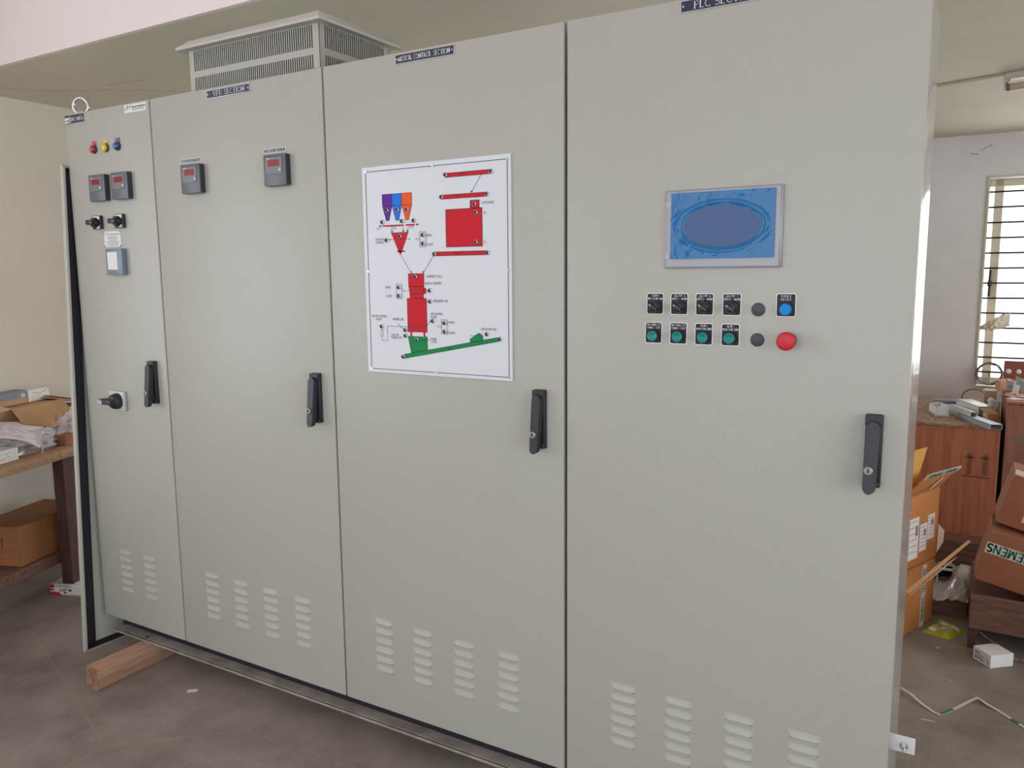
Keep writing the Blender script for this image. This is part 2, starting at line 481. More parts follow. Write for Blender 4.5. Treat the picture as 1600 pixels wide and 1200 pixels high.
# left wall with an opening in the front part of the room
def wall_x(name, x0, x1, oy0, oy1, oz0, oz1, mt):
    b = MB()
    b.box(x0, x1, YF, oy0, FZ, HZ); b.box(x0, x1, oy1, YB, FZ, HZ)
    b.box(x0, x1, oy0, oy1, FZ, oz0); b.box(x0, x1, oy0, oy1, oz1, HZ)
    return b.build(name, mt)
def wall_x2(name, x0, x1, ops, mt):
    b = MB(); y = YF
    for oy0, oy1, oz0, oz1 in ops:
        b.box(x0, x1, y, oy0, FZ, HZ); b.box(x0, x1, oy0, oy1, FZ, oz0); b.box(x0, x1, oy0, oy1, oz1, HZ); y = oy1
    b.box(x0, x1, y, YB, FZ, HZ)
    return b.build(name, mt)
structure(wall_x('wall_left', XL - .2, XL, -4.2, -1.4, 0.55, 2.5, M['wall']), 'cream wall behind the workbench', 'wall')
structure(wall_x2('wall_right', XR, XR + .2, [(-4.2, -0.6, 0.55, 2.5), (1.3, 3.3, .6, 2.0)], M['wall']))  # second opening is added, only to let the rear fill in
bw = MB()
WX0, WX1, WZ0, WZ1 = 0.917, 2.15, 0.577, 2.004
VX0, VX1 = -2.6, -.9
bw.box(XL, VX0, YB, YB + .22, FZ, HZ); bw.box(VX1, WX0, YB, YB + .22, FZ, HZ); bw.box(VX0, VX1, YB, YB + .22, FZ, WZ0); bw.box(VX0, VX1, YB, YB + .22, WZ1, HZ); bw.box(WX1, XR, YB, YB + .22, FZ, HZ)
bw.box(WX0, WX1, YB, YB + .22, FZ, WZ0); bw.box(WX0, WX1, YB, YB + .22, WZ1, HZ)
wb = structure(bw.build('wall_back', M['wallback']), 'pale wall with the barred window', 'wall')
ck = MB()
def crackline(b, pts, r, seed):
    rr = random.Random(seed); out = []
    for (x, z), (x2, z2) in zip(pts[:-1], pts[1:]):
        for k in range(6):
            t = k / 6
            out.append((x + (x2 - x) * t + rr.uniform(-.004, .004), YB, z + (z2 - z) * t + rr.uniform(-.003, .003)))
    b.tube(out, r, 5)
crackline(ck, [(.79, 2.176), (.815, 2.168), (.84, 2.17)], .0022, 1)
crackline(ck, [(.845, 2.187), (.87, 2.205), (.90, 2.222), (.915, 2.215)], .0022, 2)
ck.build('crack', M['crack'], wb)
fw = MB()
fw.box(XL, -2.4, YF - .2, YF, FZ, HZ); fw.box(2.9, XR, YF - .2, YF, FZ, HZ); fw.box(-2.4, 2.9, YF - .2, YF, 2.6, HZ); fw.box(-2.4, 2.9, YF - .2, YF, FZ, .45)
structure(fw.build('wall_front', M['wall']))
# hairline cracks in the slab
cc = MB()
for pts in ([(-3.25, .30), (-3.1, .52), (-2.9, .62)], [(-2.9, .62), (-2.7, .75), (-2.5, .95)], [(-2.75, .6), (-2.45, .62)]):
    out = []
    for (x, y), (x2, y2) in zip(pts[:-1], pts[1:]):
        for k in range(7):
            t = k / 7; out.append((x + (x2 - x) * t + random.uniform(-.008, .008), y + (y2 - y) * t + random.uniform(-.008, .008), CZ))
    cc.tube(out, .0009, 5)
cl = bpy.data.objects['ceiling']
cc.build('crack', M['crack'], cl)

# window_1 in the back wall
w1 = bpy.data.objects.new('window_1', None); COL.objects.link(w1); w1.location = ((WX0 + WX1) / 2, YB + .1, WZ0)
ORG['window_1'] = Vector(w1.location); structure(w1, 'tall window with dark horizontal iron bars', 'window')
b = MB()
for a in ((WX0 + .03, WX0 + .085, WZ0, WZ1), (WX1 - .085, WX1 - .03, WZ0, WZ1), (WX0, WX1, WZ0, WZ0 + .05), (WX0, WX1, WZ1 - .05, WZ1), (1.5, 1.56, WZ0, WZ1)):
    b.box(a[0], a[1], YB + .12, YB + .17, a[2], a[3], .004)
b.build('window_frame', M['frame'], w1)
b = MB()
b.box(WX0 - .012, WX0, YB - .012, YB + .02, WZ0 - .012, WZ1 + .012); b.box(WX0, WX1, YB - .012, YB + .02, WZ1, WZ1 + .012); b.box(WX0, WX1, YB - .012, YB + .02, WZ0 - .012, WZ0)
b.build('window_trim', M['frame'], w1)
MB().box(WX0 + .085, WX1 - .085, YB + .14, YB + .146, WZ0 + .05, WZ1 - .05).build('window_pane', M['pane'], w1)
b = MB(); b.box(WX0 + .03, WX0 + .045, YB + .075, YB + .12, 1.2, 1.385, .004); b.box(WX0 + .025, WX0 + .05, YB + .1, YB + .125, 1.27, 1.31, .003)
b.build('window_handle', M['bar'], w1)
for k in range(13):
    z = 1.91 - .1028 * k
    MB().cyl((WX0 - .004, YB + .012, z), (WX1 + .004, YB + .012, z), .0062, n=10).build('grille_bar', M['bar'], w1)

# added_window, unseen behind the cabinets, added to brighten ceiling and left wall
w2 = copy_tree(w1, None, ((VX0 + VX1) / 2 - (WX0 + WX1) / 2, 0, 0)); w2.name = 'added_window'; w2.scale = ((VX1 - VX0) / (WX1 - WX0), 1, 1)
w2['label'] = 'second barred window hidden behind the cabinets'

# ------------------------------------------------------------------ the four cabinets
cab = {}
SPEC = [('a', -2.1358, -1.6295), ('b', -1.6237, -0.8145), ('c', -0.8085, -0.0045), ('d', 0.0040, 0.8088)]
LAB = {'a': 'narrow grey control cabinet with INCOMER nameplate, isolator and coloured lamps',
       'b': 'grey control cabinet with VFD SECTION nameplate and slotted fan hood on top',
       'c': 'grey control cabinet carrying the white mimic diagram board',
       'd': 'grey control cabinet with touch screen, selector switches and red emergency button'}
for k, x0, x1 in SPEC:
    c = thing('control_cabinet', LAB[k], 'cabinet', ((x0 + x1) / 2, .2, 0), 'grey control cabinets bolted in a row')
    cab[k] = c
    bx0 = x0 + .006; bx1 = x1 - (.010 if k == 'd' else .006)
    bod = MB().box(bx0, bx1, .027, .44, 0, 1.985, .003)
    bod.build('cabinet_body', M['coat_side'], c)
    b = MB().box(x0 + .012, x1 - .016, .0195, .0285, .02, 1.97)
    b.build('door_gasket', M['gasket'], c)
    MB().box(x0, x1, 0, .02, 0, 2.0, .0035, 3).build('door', M['coat'], c)
door = {k: [o for o in cab[k].children if o.name.startswith('door') and 'gasket' not in o.name][0] for k in cab}

# pressed louvres: six hoods per column
def louvre_column(name, x0, z0, par):
    b = MB()
    for i in range(6):
        zt = z0 - .0313 * i; W = .072; Hh = .0165; D = .0048
        nu, nv = 14, 5
        def fn(u, v):
            e = min(1.0, min(u, 1 - u) / .14); e = math.sin(e * PI / 2)
            return (x0 + W * u, -D * e * (v ** 1.25) - .0002, zt - Hh * v)
        b.grid(fn, nu, nv, m=0)
        # lip, the dark slot behind it and a painted shadow strip
        vs = []; fs = []
        for i2 in range(nu + 1):
            u = i2 / nu; p = fn(u, 1)
            vs += [p, (p[0], p[1] * .75, p[2] + .0004), (p[0], .0005, p[2] + .001)]
        for i2 in range(nu):
            a = i2 * 3
            fs.append((a, a + 3, a + 4, a + 1))
        b.add(vs, fs, 0)
        b.box(x0 + .003, x0 + W - .003, -.0004, .0004, zt - Hh - .0030, zt - Hh + .001, m=1)  # dark strip painted on the door as the lip's shadow
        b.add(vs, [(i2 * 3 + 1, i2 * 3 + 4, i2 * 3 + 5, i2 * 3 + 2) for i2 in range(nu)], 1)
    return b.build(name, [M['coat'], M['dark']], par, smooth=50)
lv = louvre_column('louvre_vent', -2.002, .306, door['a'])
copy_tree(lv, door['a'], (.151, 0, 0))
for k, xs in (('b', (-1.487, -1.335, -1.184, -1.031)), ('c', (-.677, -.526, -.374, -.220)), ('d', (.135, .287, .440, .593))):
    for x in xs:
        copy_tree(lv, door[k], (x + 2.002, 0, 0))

# swing handles
def make_handle(par, x, z0):
    """x = middle of the base plate, z0 = top"""
    h = group_node('door_handle', par, (x, 0, z0 - .16))
    b = MB(); b.box(x - .0175, x + .0175, -.014, 0, z0 - .158, z0, .003)
    b.prism([(x - .0175, z0 - .022), (x + .0175, z0 - .022), (x + .0175, z0 - .001), (x - .0175, z0 - .001)], -.020, -.013)
    b.box(x - .0175, x + .0175, -.019, 0, z0 - .158, z0 - .146, .002)
    b.build('handle_base', M['black'], h)
    # lever: rounded ends, thicker towards the free lower end
    b = MB(); n = 10; w = .0135
    out = [(w * math.cos(PI * i / n), math.sin(PI * i / n) * w) for i in range(n + 1)]
    prof = [(px, z0 - .026 + pz) for px, pz in out] + [(-px, z0 - .155 - pz) for px, pz in out]
    fr = []; bk = []
    for px, pz in prof:
        t = (z0 - .012 - pz) / .156
        fr.append((x + px * (.92 - .1 * t) - .002 * t, -.031 - .015 * t, pz)); bk.append((x + px * (1 - .05 * t) - .002 * t, -.012 - .018 * t, pz))
    N = len(prof)
    mid = [(f[0] * .5 + g[0] * .5 + (g[0] - f[0]) * .5, f[1] + .004, f[2]) for f, g in zip(fr, bk)]
    vs = fr + mid + bk
    fs = [tuple(range(N))[::-1], tuple(range(2 * N, 3 * N))]
    for L in (0, 1):
        for i in range(N):
            j = (i + 1) % N
            fs.append((L * N + i, L * N + j, (L + 1) * N + j, (L + 1) * N + i))
    b.add(vs, fs); b.build('handle_lever', M['black'], h, smooth=50)
    b = MB(); b.lathe((x - .004, -.040, z0 - .117), (0, -1, -.08), [(.0092, 0), (.0092, .0045), (.0080, .0058)], 20)
    b.lathe((x - .004, -.0448, z0 - .117), (0, -1, -.08), [(.0080, 0), (.0070, -.001)], 20, m=0)
    b.box(x - .0052, x - .0028, -.0472, -.0455, z0 - .121, z0 - .1125, m=1)
    b.build('lock_cylinder', [M['zinc'], M['dark']], h, 'chrome lock cylinder')
    return h
hd = make_handle(cab['a'], -1.6975, 1.078)
for k, x in (('b', -.8795), ('c', -.0715), ('d', .7455)):
    copy_tree(hd, cab[k], (x + 1.6975, 0, 0))

# nameplates
def nameplate(par, x0, x1, z0, z1, text, tx0, tx1, th, screws=True):
    p = group_node('nameplate', par, ((x0 + x1) / 2, 0, z0))
    b = MB(); b.box(x0, x1, -.0022, 0, z0, z1, .0006, 1, m=0)
    t = .0022
    b.prism([(x0 + t, z0 + t), (x1 - t, z0 + t), (x1 - t, z1 - t), (x0 + t, z1 - t)], -.0027, -.0021, m=1)
    b.build('plate', [M['silver'], M['navy']], p)
    b = MB(); zc = (z0 + z1) / 2
    letters(b, text, tx0, zc - th / 2, th, tx1 - tx0, -.0031, weight=.8)
    b.build('lettering', M['white'], p, 'white serif lettering')
    if screws:
        for x in (x0 + .007, x1 - .007):
            MB().lathe((x, -.0027, zc), (0, -1, 0), [(.0028, 0), (.0022, .0012)], 12).build('screw', M['zinc'], p)
    return p
nameplate(cab['a'], -2.096, -2.008, 1.962, 1.996, 'INCOMER', -2.092, -2.014, .014, False)
p = group_node('rating_plate', cab['a'], (-2.115, 0, 1.962))
b = MB(); b.box(-2.133, -2.0985, -.0022, 0, 1.962, 1.997, .0006, 1, m=0)
b.prism([(-2.131, 1.964), (-2.1005, 1.964), (-2.1005, 1.995), (-2.131, 1.995)], -.0027, -.0021, m=1)
b.build('plate', [M['silver'], M['navy']], p)
b = MB()
for z in (1.9665, 1.9765): dashes(b, -2.129, -2.103, z + .003, .006, -.0031, seed=int(z * 1e4))
b.ribbon([(-2.131, 1.9855), (-2.1005, 1.9855)], .0022, -.0031)
b.build('lettering', M['white'], p)
nameplate(cab['b'], -1.3235, -1.119, 1.9645, 1.992, 'VFD SECTION', -1.29, -1.142, .0155)
nameplate(cab['c'], -.532, -.3315, 1.967, 1.994, 'MOTOR CONTROL SECTION', -.520, -.345, .0130)
nameplate(cab['d'], .294, .496, 1.968, 1.9955, 'PLC SECTION', .326, .465, .0155)

# maker's sticker and information plate on the incomer door
p = group_node('maker_sticker', cab['a'], (-1.704, 0, 1.966))
MB().box(-1.766, -1.643, -.0012, 0, 1.966, 1.9945, .0004, 1).build('sticker_film', M['whitebox'], p)
b = MB()
font_text(b, 'S P Automation', -1.748, 1.980, .0095, .102, -.0016, bold=.015, m=0)
b.ribbon(arc(-1.757, 1.983, .006, .006, 200, 330, 6) + [(-1.747, 1.990)], .0022, -.0016, m=0)
dashes(b, -1.722, -1.655, 1.9745, .0022, -.0016, m=0, seed=4)
b.build('lettering', M['navy'], p)
p = group_node('information_plate', cab['a'], (-1.892, 0, 1.498))
b = MB(); b.box(-1.943, -1.841, -.0016, 0, 1.498, 1.5555, .0005, 1); b.build('plate', M['whitebox'], p)
b = MB(); font_text(b, 'S P Automation', -1.931, 1.5415, .0075, .084, -.002)
b.ribbon(arc(-1.936, 1.545, .003, .003, 180, 330, 5), .0014, -.002)
for i, (s_, e_) in enumerate(((-1.92, -1.865), (-1.92, -1.862), (-1.912, -1.868), (-1.93, -1.852), (-1.922, -1.856), (-1.922, -1.858))):
    dashes(b, s_, e_, 1.535 - .0062 * i, .0022, -.002, seed=20 + i)
b.build('lettering', M['ink'], p)
for x in (-1.9405, -1.8435):
    for z in (1.5005, 1.553):
        MB().lathe((x, -.0016, z), (0, -1, 0), [(.0026, 0), (.002, .0012)], 10).build('screw', M['meterdark'], p)

# pilot lamps R Y B
for x, ml, mt, nm in ((-1.9615, 'redlamp', 'redtag', 'red pilot lamp'), (-1.889, 'yellamp', 'yeltag', 'yellow pilot lamp'), (-1.818, 'blulamp', 'blutag', 'blue pilot lamp')):
    g = group_node('pilot_lamp', cab['a'], (x, 0, 1.84)); g['label'] = nm
    b = MB(); b.box(x - .0125, x + .0125, -.002, 0, 1.862, 1.887, .0005, 1, m=0); b.box(x - .0123, x + .0123, -.0024, -.0019, 1.8625, 1.874, m=1)
    b.build('tag', [M[mt], M['meter']], g)
    MB().lathe((x, 0, 1.857), (0, -1, 0), [(.0155, 0), (.0155, .006), (.0145, .007)], 24).build('lamp_bezel', M['meterdark'], g)
    MB().lathe((x, -.006, 1.857), (0, -1, 0), [(.0142, 0), (.0142, .003), (.0125, .0075), (.008, .0105), (.003, .0115)], 24).build('lens', M[ml], g, smooth=60)

# digital panel meters
def make_meter(par, x0, z0, s=.0965, lab=None):
    x1 = x0 + s; z1 = z0 + s
    g = group_node('panel_meter', par, (x0 + s / 2, 0, z0))
    b = MB(); b.box(x0, x1, -.0215, 0, z0, z1, .0025, 2, m=0)
    b.box(x1 - .004, x1 + .0002, -.019, -.001, z0 + .003, z1 - .003, m=1)
    b.build('meter_case', [M['meter'], M['meterdark']], g)
    b = MB(); b.box(x0 + .0105, x1 - .014, -.0232, -.021, z0 + .036, z1 - .010, .0006, 1)
    b.build('meter_face', M['meter2'], g)
    MB().box(x0 + .0225, x1 - .0255, -.0238, -.023, z1 - .037, z1 - .0175, .0003, 1).build('red_display', M['redwin'], g)
    MB().lathe((x1 - .0235, -.023, z1 - .049), (0, -1, 0), [(.0046, 0), (.0046, .0014), (.0036, .002)], 16).build('push_button', M['greybtn'], g)
    b = MB(); dashes(b, x0 + .016, x0 + .032, z1 - .0128, .0016, -.0236, seed=3)
    b.build('lettering', M['white'], g)
    return g
mm = make_meter(cab['a'], -1.983, 1.666)
copy_tree(mm, cab['a'], (.136, 0, 0))
copy_tree(mm, cab['b'], (-1.4545 + 1.983, 0, -.002))
copy_tree(mm, cab['b'], (-1.054 + 1.983, 0, -.0015))
for x0, txt in ((-1.473, 'MIXER MOTOR'), (-1.073, 'BLENDER MOTOR')):
    p = group_node('legend_strip', cab['b'], (x0 + .048, 0, 1.771))
    b = MB(); b.box(x0 - .002, x0 + .098, -.0012, 0, 1.7695, 1.7825, .0004, 1, m=0); b.box(x0, x0 + .096, -.0015, -.0011, 1.7708, 1.7812, m=1)
    b.build('plate', [M['silver'], M['navy']], p)
    b = MB(); letters(b, txt, x0 + .004, 1.7728, .0064, .088, -.0019); b.build('lettering', M['white'], p)

# rotary voltmeter and ammeter switches on the incomer door
def make_switch(par, x, z):
    g = group_node('rotary_switch', par, (x, 0, z - .025))
    b = MB(); b.box(x - .0255, x + .0255, -.012, 0, z - .025, z + .025, .002, 2); b.build('switch_body', M['black'], g)
    MB().box(x - .019, x + .020, -.0128, -.0118, z + .0105, z + .0225, .0003, 1).build('legend', M['white'], g)
    MB().box(x - .002, x + .017, -.0128, -.0118, z - .0225, z - .0125, .0003, 1).build('legend', M['white'], g)
    b = MB(); b.lathe((x - .002, -.012, z - .001), (0, -1, 0), [(.0195, 0), (.0185, .012), (.0165, .015)], 22)
    b.box(x - .027, x + .014, -.040, -.024, z - .010, z + .009, .004, 2)
    b.build('switch_knob', M['knob'], g)
    return g
sw = make_switch(cab['a'], -1.968, 1.590)
copy_tree(sw, cab['a'], (.1365, 0, 0))

# energy meter with grey film
g = group_node('energy_meter', cab['a'], (-1.863, 0, 1.393))
MB().box(-1.9115, -1.8145, -.022, 0, 1.3935, 1.4895, .003, 2).build('meter_case', M['emeter'], g)
MB().box(-1.900, -1.841, -.0232, -.0215, 1.413, 1.478, .001, 1).build('covered_screen', M['whitebox'], g)
for i in range(4):
    MB().box(-1.895 + .0145 * i, -1.885 + .0145 * i, -.0234, -.0215, 1.3975, 1.4065, .0008, 1).build('push_button', M['emeter'], g)

# main isolator handle
g = group_node('isolator_switch', cab['a'], (-1.926, 0, .875))
MB().box(-1.973, -1.879, -.014, 0, .875, .951, .004, 3).build('isolator_plate', M['isoplate'], g)
b = MB(); zc = .913; xc = -1.917
b.lathe((xc, -.014, zc), (0, -1, 0), [(.031, 0), (.030, .014), (.026, .024), (.018, .030)], 28, m=0)
b.slab([(xc - .046, -.05, zc + .012), (xc + .020, -.036, zc + .012), (xc + .026, -.030, zc + .006), (xc + .026, -.030, zc - .009), (xc - .046, -.05, zc - .009)][::-1], .001, m=0)
b.box(xc - .052, xc + .024, -.062, -.026, zc - .010, zc + .011, .006, 3, m=0)
b.build('isolator_knob', [M['black']], g)
MB().box(xc - .053, xc - .028, -.0628, -.0615, zc - .007, zc + .007, .0003, 1).build('handle_label', M['silver'], g)

# lifting eye bolt
g = group_node('eye_bolt', cab['a'], (-2.098, .045, 1.985))
b = MB()
ex = Vector((.86, .5, 0))
ctr = Vector((-2.098, .045, 2.037))
b.tube([ctr + (ex * math.cos(2 * PI * i / 28) + Vector((0, 0, 1)) * math.sin(2 * PI * i / 28)) * .029 for i in range(28)], .0062, 10, closed=True)
b.build('eye_ring', M['zinc'], g)
MB().lathe((-2.098, .045, 1.984), (0, 0, 1), [(.015, 0), (.015, .006), (.009, .010), (.0075, .030)], 18).build('eye_shank', M['zinc'], g)

# fan hood on the VFD cabinet
hx0, hx1, hy0, hy1, hz0, hz1 = -1.441, -.846, .032, .362, 1.985, 2.143
g = group_node('fan_hood', cab['b'], ((hx0 + hx1) / 2, .2, hz0))
b = MB(); t = .0016
def slotted(b, o, ux, L):
    """slotted wall from o along ux (unit), length L, with two rows of vertical slots"""
    ux = Vector(ux); o = Vector(o); nrm = ux.cross(Vector((0, 0, 1)))
    rows = [(hz0 + .006, hz0 + .066), (hz0 + .086, hz1 - .006)]
    def pl(u0, u1, z0, z1, m=0):
        P = [o + ux * u0 + Vector((0, 0, z0)), o + ux * u1 + Vector((0, 0, z0)), o + ux * u1 + Vector((0, 0, z1)), o + ux * u0 + Vector((0, 0, z1))]
        b.slab(P, t, m)
    e = .024
    pl(0, e, hz0, hz1); pl(L - e, L, hz0, hz1)
    pl(e, L - e, hz0, rows[0][0]); pl(e, L - e, rows[0][1], rows[1][0]); pl(e, L - e, rows[1][1], hz1)
    n = int((L - 2 * e) / .0092); st = (L - 2 * e) / n
    for (z0, z1) in rows:
        for i in range(n):
            pl(e + st * (i + .56), e + st * (i + 1), z0, z1)
slotted(b, (hx0, hy0, 0), (1, 0, 0), hx1 - hx0)
slotted(b, (hx1, hy0, 0), (0, 1, 0), hy1 - hy0)
slotted(b, (hx1, hy1, 0), (-1, 0, 0), hx1 - hx0)
slotted(b, (hx0, hy1, 0), (0, -1, 0), hy1 - hy0)
b.build('slotted_wall', M['coat'], g)
b = MB(); e_ = .012
b.box(hx0 + e_, hx1 - e_, hy0 + e_, hy1 - e_, hz0 + .001, hz1 - .010)
b.build('inner_baffle', mat('dark_mesh_baffle', (44, 40, 40), .8), g)
b = MB(); ov = .030
rings = [(0, hz1 - .004), (0, hz1 + .004), (-.032, hz1 + .031)]
ring_pts = [[(hx0 - ov - d, hy0 - ov - d, z), (hx1 + ov + d, hy0 - ov - d, z), (hx1 + ov + d, hy1 + ov + d, z), (hx0 - ov - d, hy1 + ov + d, z)] for d, z in rings]
vs = sum(ring_pts, []); fs = [(3, 2, 1, 0), (8, 9, 10, 11)]
for L in (0, 1):
    for i in range(4):
        j = (i + 1) % 4; fs.append((L * 4 + i, L * 4 + j, L * 4 + 4 + j, L * 4 + 4 + i))
b.add(vs, fs); b.build('hood_roof', M['coat_in'], g)

# ---------------- mimic diagram board
BX, BZ = -.665, 1.094
g = group_node('mimic_board', cab['c'], (BX + .254, 0, BZ)); g['label'] = 'white mimic diagram board of hoppers and conveyor belts'
b = MB(); b.box(BX, BX + .508, -.006, 0, BZ, BZ + .602, .001, 1, m=0)
b.build('board_sheet', M['board'], g)
y1 = -.0066
def mp(*p): return [(BX + x / 1000, BZ + z / 1000) for x, z in p]
def inset(b, polys, y=-.0068):
    for poly in polys: b.prism(mp(*poly), y, -.0059)
def outline(b, poly, w=.0013, y=-.0072, closed=True):
    P = mp(*poly)
    b.ribbon(P + ([P[0]] if closed else []), w, y)
lines = MB()
outline(lines, [(15, 11), (498, 11), (498, 588), (15, 588)], .0016)
def belt(name, x0, x1, z0, z1, mt):
    b = MB(); inset(b, [[(x0, z0), (x1, z0), (x1, z1), (x0, z1)]]); b.build(name, M[mt], g)
    outline(lines, [(x0, z0), (x1, z0), (x1, z1), (x0, z1)])
belt('belt_mark', 300, 449, 554, 565, 'm_red'); belt('belt_mark', 286, 435, 496, 507, 'm_red'); belt('belt_mark', 257, 434, 341.5, 352.5, 'm_red')
b = MB(); inset(b, [[(380, 467), (409, 467), (409, 488), (380, 488)], [(298.5, 365), (417.5, 365), (417.5, 467), (298.5, 467)]]); b.build('bin_mark', M['m_red'], g)
outline(lines, [(380, 467), (409, 467), (409, 488), (380, 488)]); outline(lines, [(298.5, 365), (417.5, 365), (417.5, 467), (298.5, 467)])
for x0, x1, t0, t1, mt in ((75, 110.5, 88, 98, 'm_purple'), (110.5, 146, 123, 133.5, 'm_blue'), (146, 182, 159, 169, 'm_orange')):
    poly = [(t0, 445.5), (t1, 445.5), (x1 - .5, 487), (x1, 520.5), (x0, 520.5), (x0 + .5, 487)]
    b = MB(); inset(b, [poly]); b.build('silo_mark', M[mt], g); outline(lines, poly, .001)
    lines.ribbon(mp((x0, 487), (x1, 487)), .001, -.0072)
b = MB()
for x0, x1 in ((74, 107), (117, 150), (158, 190)): inset(b, [[(x0, 428.5), (x1, 428.5), (x1, 433), (x0, 433)]])
b.build('screw_conveyor_mark', M['m_red'], g)
for x in (66, 112, 199): lines.ribbon(mp((x - 3, 431), (x + 3, 431)), .004, -.0072)
poly = [(129, 360), (143, 360), (166.5, 410.5), (105, 410.5)]
b = MB(); inset(b, [poly, [(131, 354), (141, 354), (143, 360), (129, 360)], [(124, 355), (153, 355), (153, 359), (124, 359)], [(133, 349), (139, 349), (141, 354), (131, 354)]]); b.build('hopper_mark', M['m_red'], g)
outline(lines, poly, .001); lines.ribbon(mp((99, 391.5), (171, 391.5)), .0009, -.0072)
for x in (99, 171): lines.disc(BX + x / 1000, BZ + .3915, .002, -.0072, 8)
b = MB(); inset(b, [[(163, 256), (218, 256), (218.5, 293), (163, 293)], [(165.5, 237), (216, 237), (218, 256), (163, 256)], [(166, 222.5), (216, 222.5), (216, 237), (165.5, 237)],
                    [(156.5, 125.5), (225.5, 125.5), (225.5, 222.5), (156.5, 222.5)], [(165, 113), (171, 113), (171, 126), (165, 126)], [(212, 113), (218, 113), (218, 126), (212, 126)], [(216, 236), (224.5, 236), (224.5, 252), (216, 252)]])
b.build('mixer_mark', M['m_red'], g)
for q in ([(163, 256), (218, 256)], [(165.5, 237), (216, 237)], [(166, 222.5), (216, 222.5)], [(157, 143.5), (225.5, 143.5)], [(159, 245), (232, 245)], [(157, 140), (225, 140)], [(166, 234), (216, 234)]):
    lines.ribbon(mp(*q), .0011, -.0072)
outline(lines, [(163, 256), (218, 256), (218.5, 293), (163, 293)], .001); outline(lines, [(156.5, 125.5), (225.5, 125.5), (225.5, 222.5), (156.5, 222.5)], .001); outline(lines, [(216, 236), (224.5, 236), (224.5, 252), (216, 252)], .001)
b = MB(); inset(b, [[(167, 64), (225.5, 76), (225.5, 112.5), (157, 112.5), (160.5, 93)], [(143, 47), (468, 108), (468, 119.5), (142, 59)], [(374, 101), (416, 109), (414, 122), (403, 129), (372, 111)]]); b.build('discharge_belt_mark', M['m_green'], g)
outline(lines, [(143, 47), (468, 108), (468, 119.5), (142, 59)], .001); outline(lines, [(374, 101), (416, 109), (414, 122), (403, 129), (372, 111)], .001); outline(lines, [(167, 64), (225.5, 76), (225.5, 112.5), (157, 112.5), (160.5, 93)], .001)
for q in ([(416, 553), (385, 510)], [(103, 428), (108, 413)], [(149, 428), (148.5, 413)], [(169, 428), (164, 413)], [(136, 349), (173, 296)], [(254, 342), (217, 296)], [(118, 149), (140, 133)], [(226, 145), (239, 160)], [(196, 103.5), (237, 103.5)],
          [(59, 110), (59, 97), (80.5, 97), (80.5, 140), (158, 140)], [(59, 127), (59, 134)], [(372, 121), (414, 122)]):
    lines.ribbon(mp(*q), .0010, -.0072)
for x, z in ((385, 508), (108, 411), (148.5, 411), (164, 411), (174, 294), (216, 294)):
    lines.prism(mp((x, z), (x + 3.5, z + 5), (x - 3.5, z + 5)), -.0073, -.0065)
outline(lines, [(55, 110), (63.5, 110), (63.5, 127), (55, 127)], .001)
for x0, x1, z0, z1, zs, d in ((207, 228, 368, 410, 390, -1), (117.5, 138, 221.5, 263, 243.5, 1), (276.5, 297, 122, 163, 143.5, -1)):
    outline(lines, [(x0, z0), (x1, z0), (x1, z1), (x0, z1)], .001)
    xe = x0 if d < 0 else x1
    outline(lines, [(xe, zs - 2.2), (xe + d * 12, zs - 2.2), (xe + d * 15.5, zs), (xe + d * 12, zs + 2.2), (xe, zs + 2.2)], .0008, closed=False)
lines.build('line_work', M['blackprint'], g)
txt = MB()
for s_, x, z, h, w in (('V-PLOUGH', 416, 477, 6.2, 41), ('HL', 423, 450, 6.2, 8), ('LL', 422, 373, 6.2, 8), ('SC1', 52, 421, 6, 14), ('SC2', 110, 421.5, 6, 14), ('SC3', 173, 421.5, 6, 14),
        ('ADDITIVE', 46, 390, 5.6, 31), ('HOPPER', 46, 381, 5.6, 30), ('OPEN', 230, 396.5, 6, 20), ('CLOSE', 231, 371, 6, 22), ('OPEN', 78, 251, 6, 19), ('CLOSE', 78, 226, 6, 22), ('OPEN', 301, 153, 6, 20), ('CLOSE', 300, 124, 6, 24),
        ('HOPPER FULL', 229, 281.5, 6.2, 54), ('BATCH HOPPER', 222, 262, 6.2, 57), ('BLENDER ON', 252, 212.5, 6.2, 48), ('DISCHARGE', 240, 176, 6, 41), ('DOOR', 239.5, 167, 6, 21), ('WATER DOZING', 23, 166, 6, 56), ('VALVE', 38, 157, 6, 21),
        ('MIXER ON', 102, 158, 6.2, 39), ('LUB OIL', 95, 112, 6, 29), ('PUMP ON', 95, 104, 6, 38), ('SAND', 239, 104.5, 6, 20), ('LEVEL', 239, 96.5, 6, 22), ('AERATOR ON', 410, 137, 6, 48), ('BC1', 297, 79, 5.5, 13), ('BC4', 347, 557, 5, 13), ('BC3', 334, 499, 5, 13), ('BC2', 328, 345, 5, 14)):
    letters(txt, s_, BX + x / 1000, BZ + z / 1000, h / 1000, w / 1000, -.0076, serif=False, weight=1.15)
txt.build('lettering', M['blackprint'], g)
LEDS = [(300, 561), (448, 560), (285, 502), (434, 502), (394, 478), (398, 455), (397, 376), (257, 347), (434, 347), (92, 475), (129, 475), (164, 474), (73, 442), (145, 442), (187, 442), (137, 400), (87, 390), (218, 401), (218, 377),
        (189, 284), (238, 245), (238, 214), (246, 159), (59, 139), (147, 131), (147, 114), (188, 103), (137, 52), (470, 115), (428, 127), (127, 254), (127, 230), (287, 154), (287, 130)]
first = None
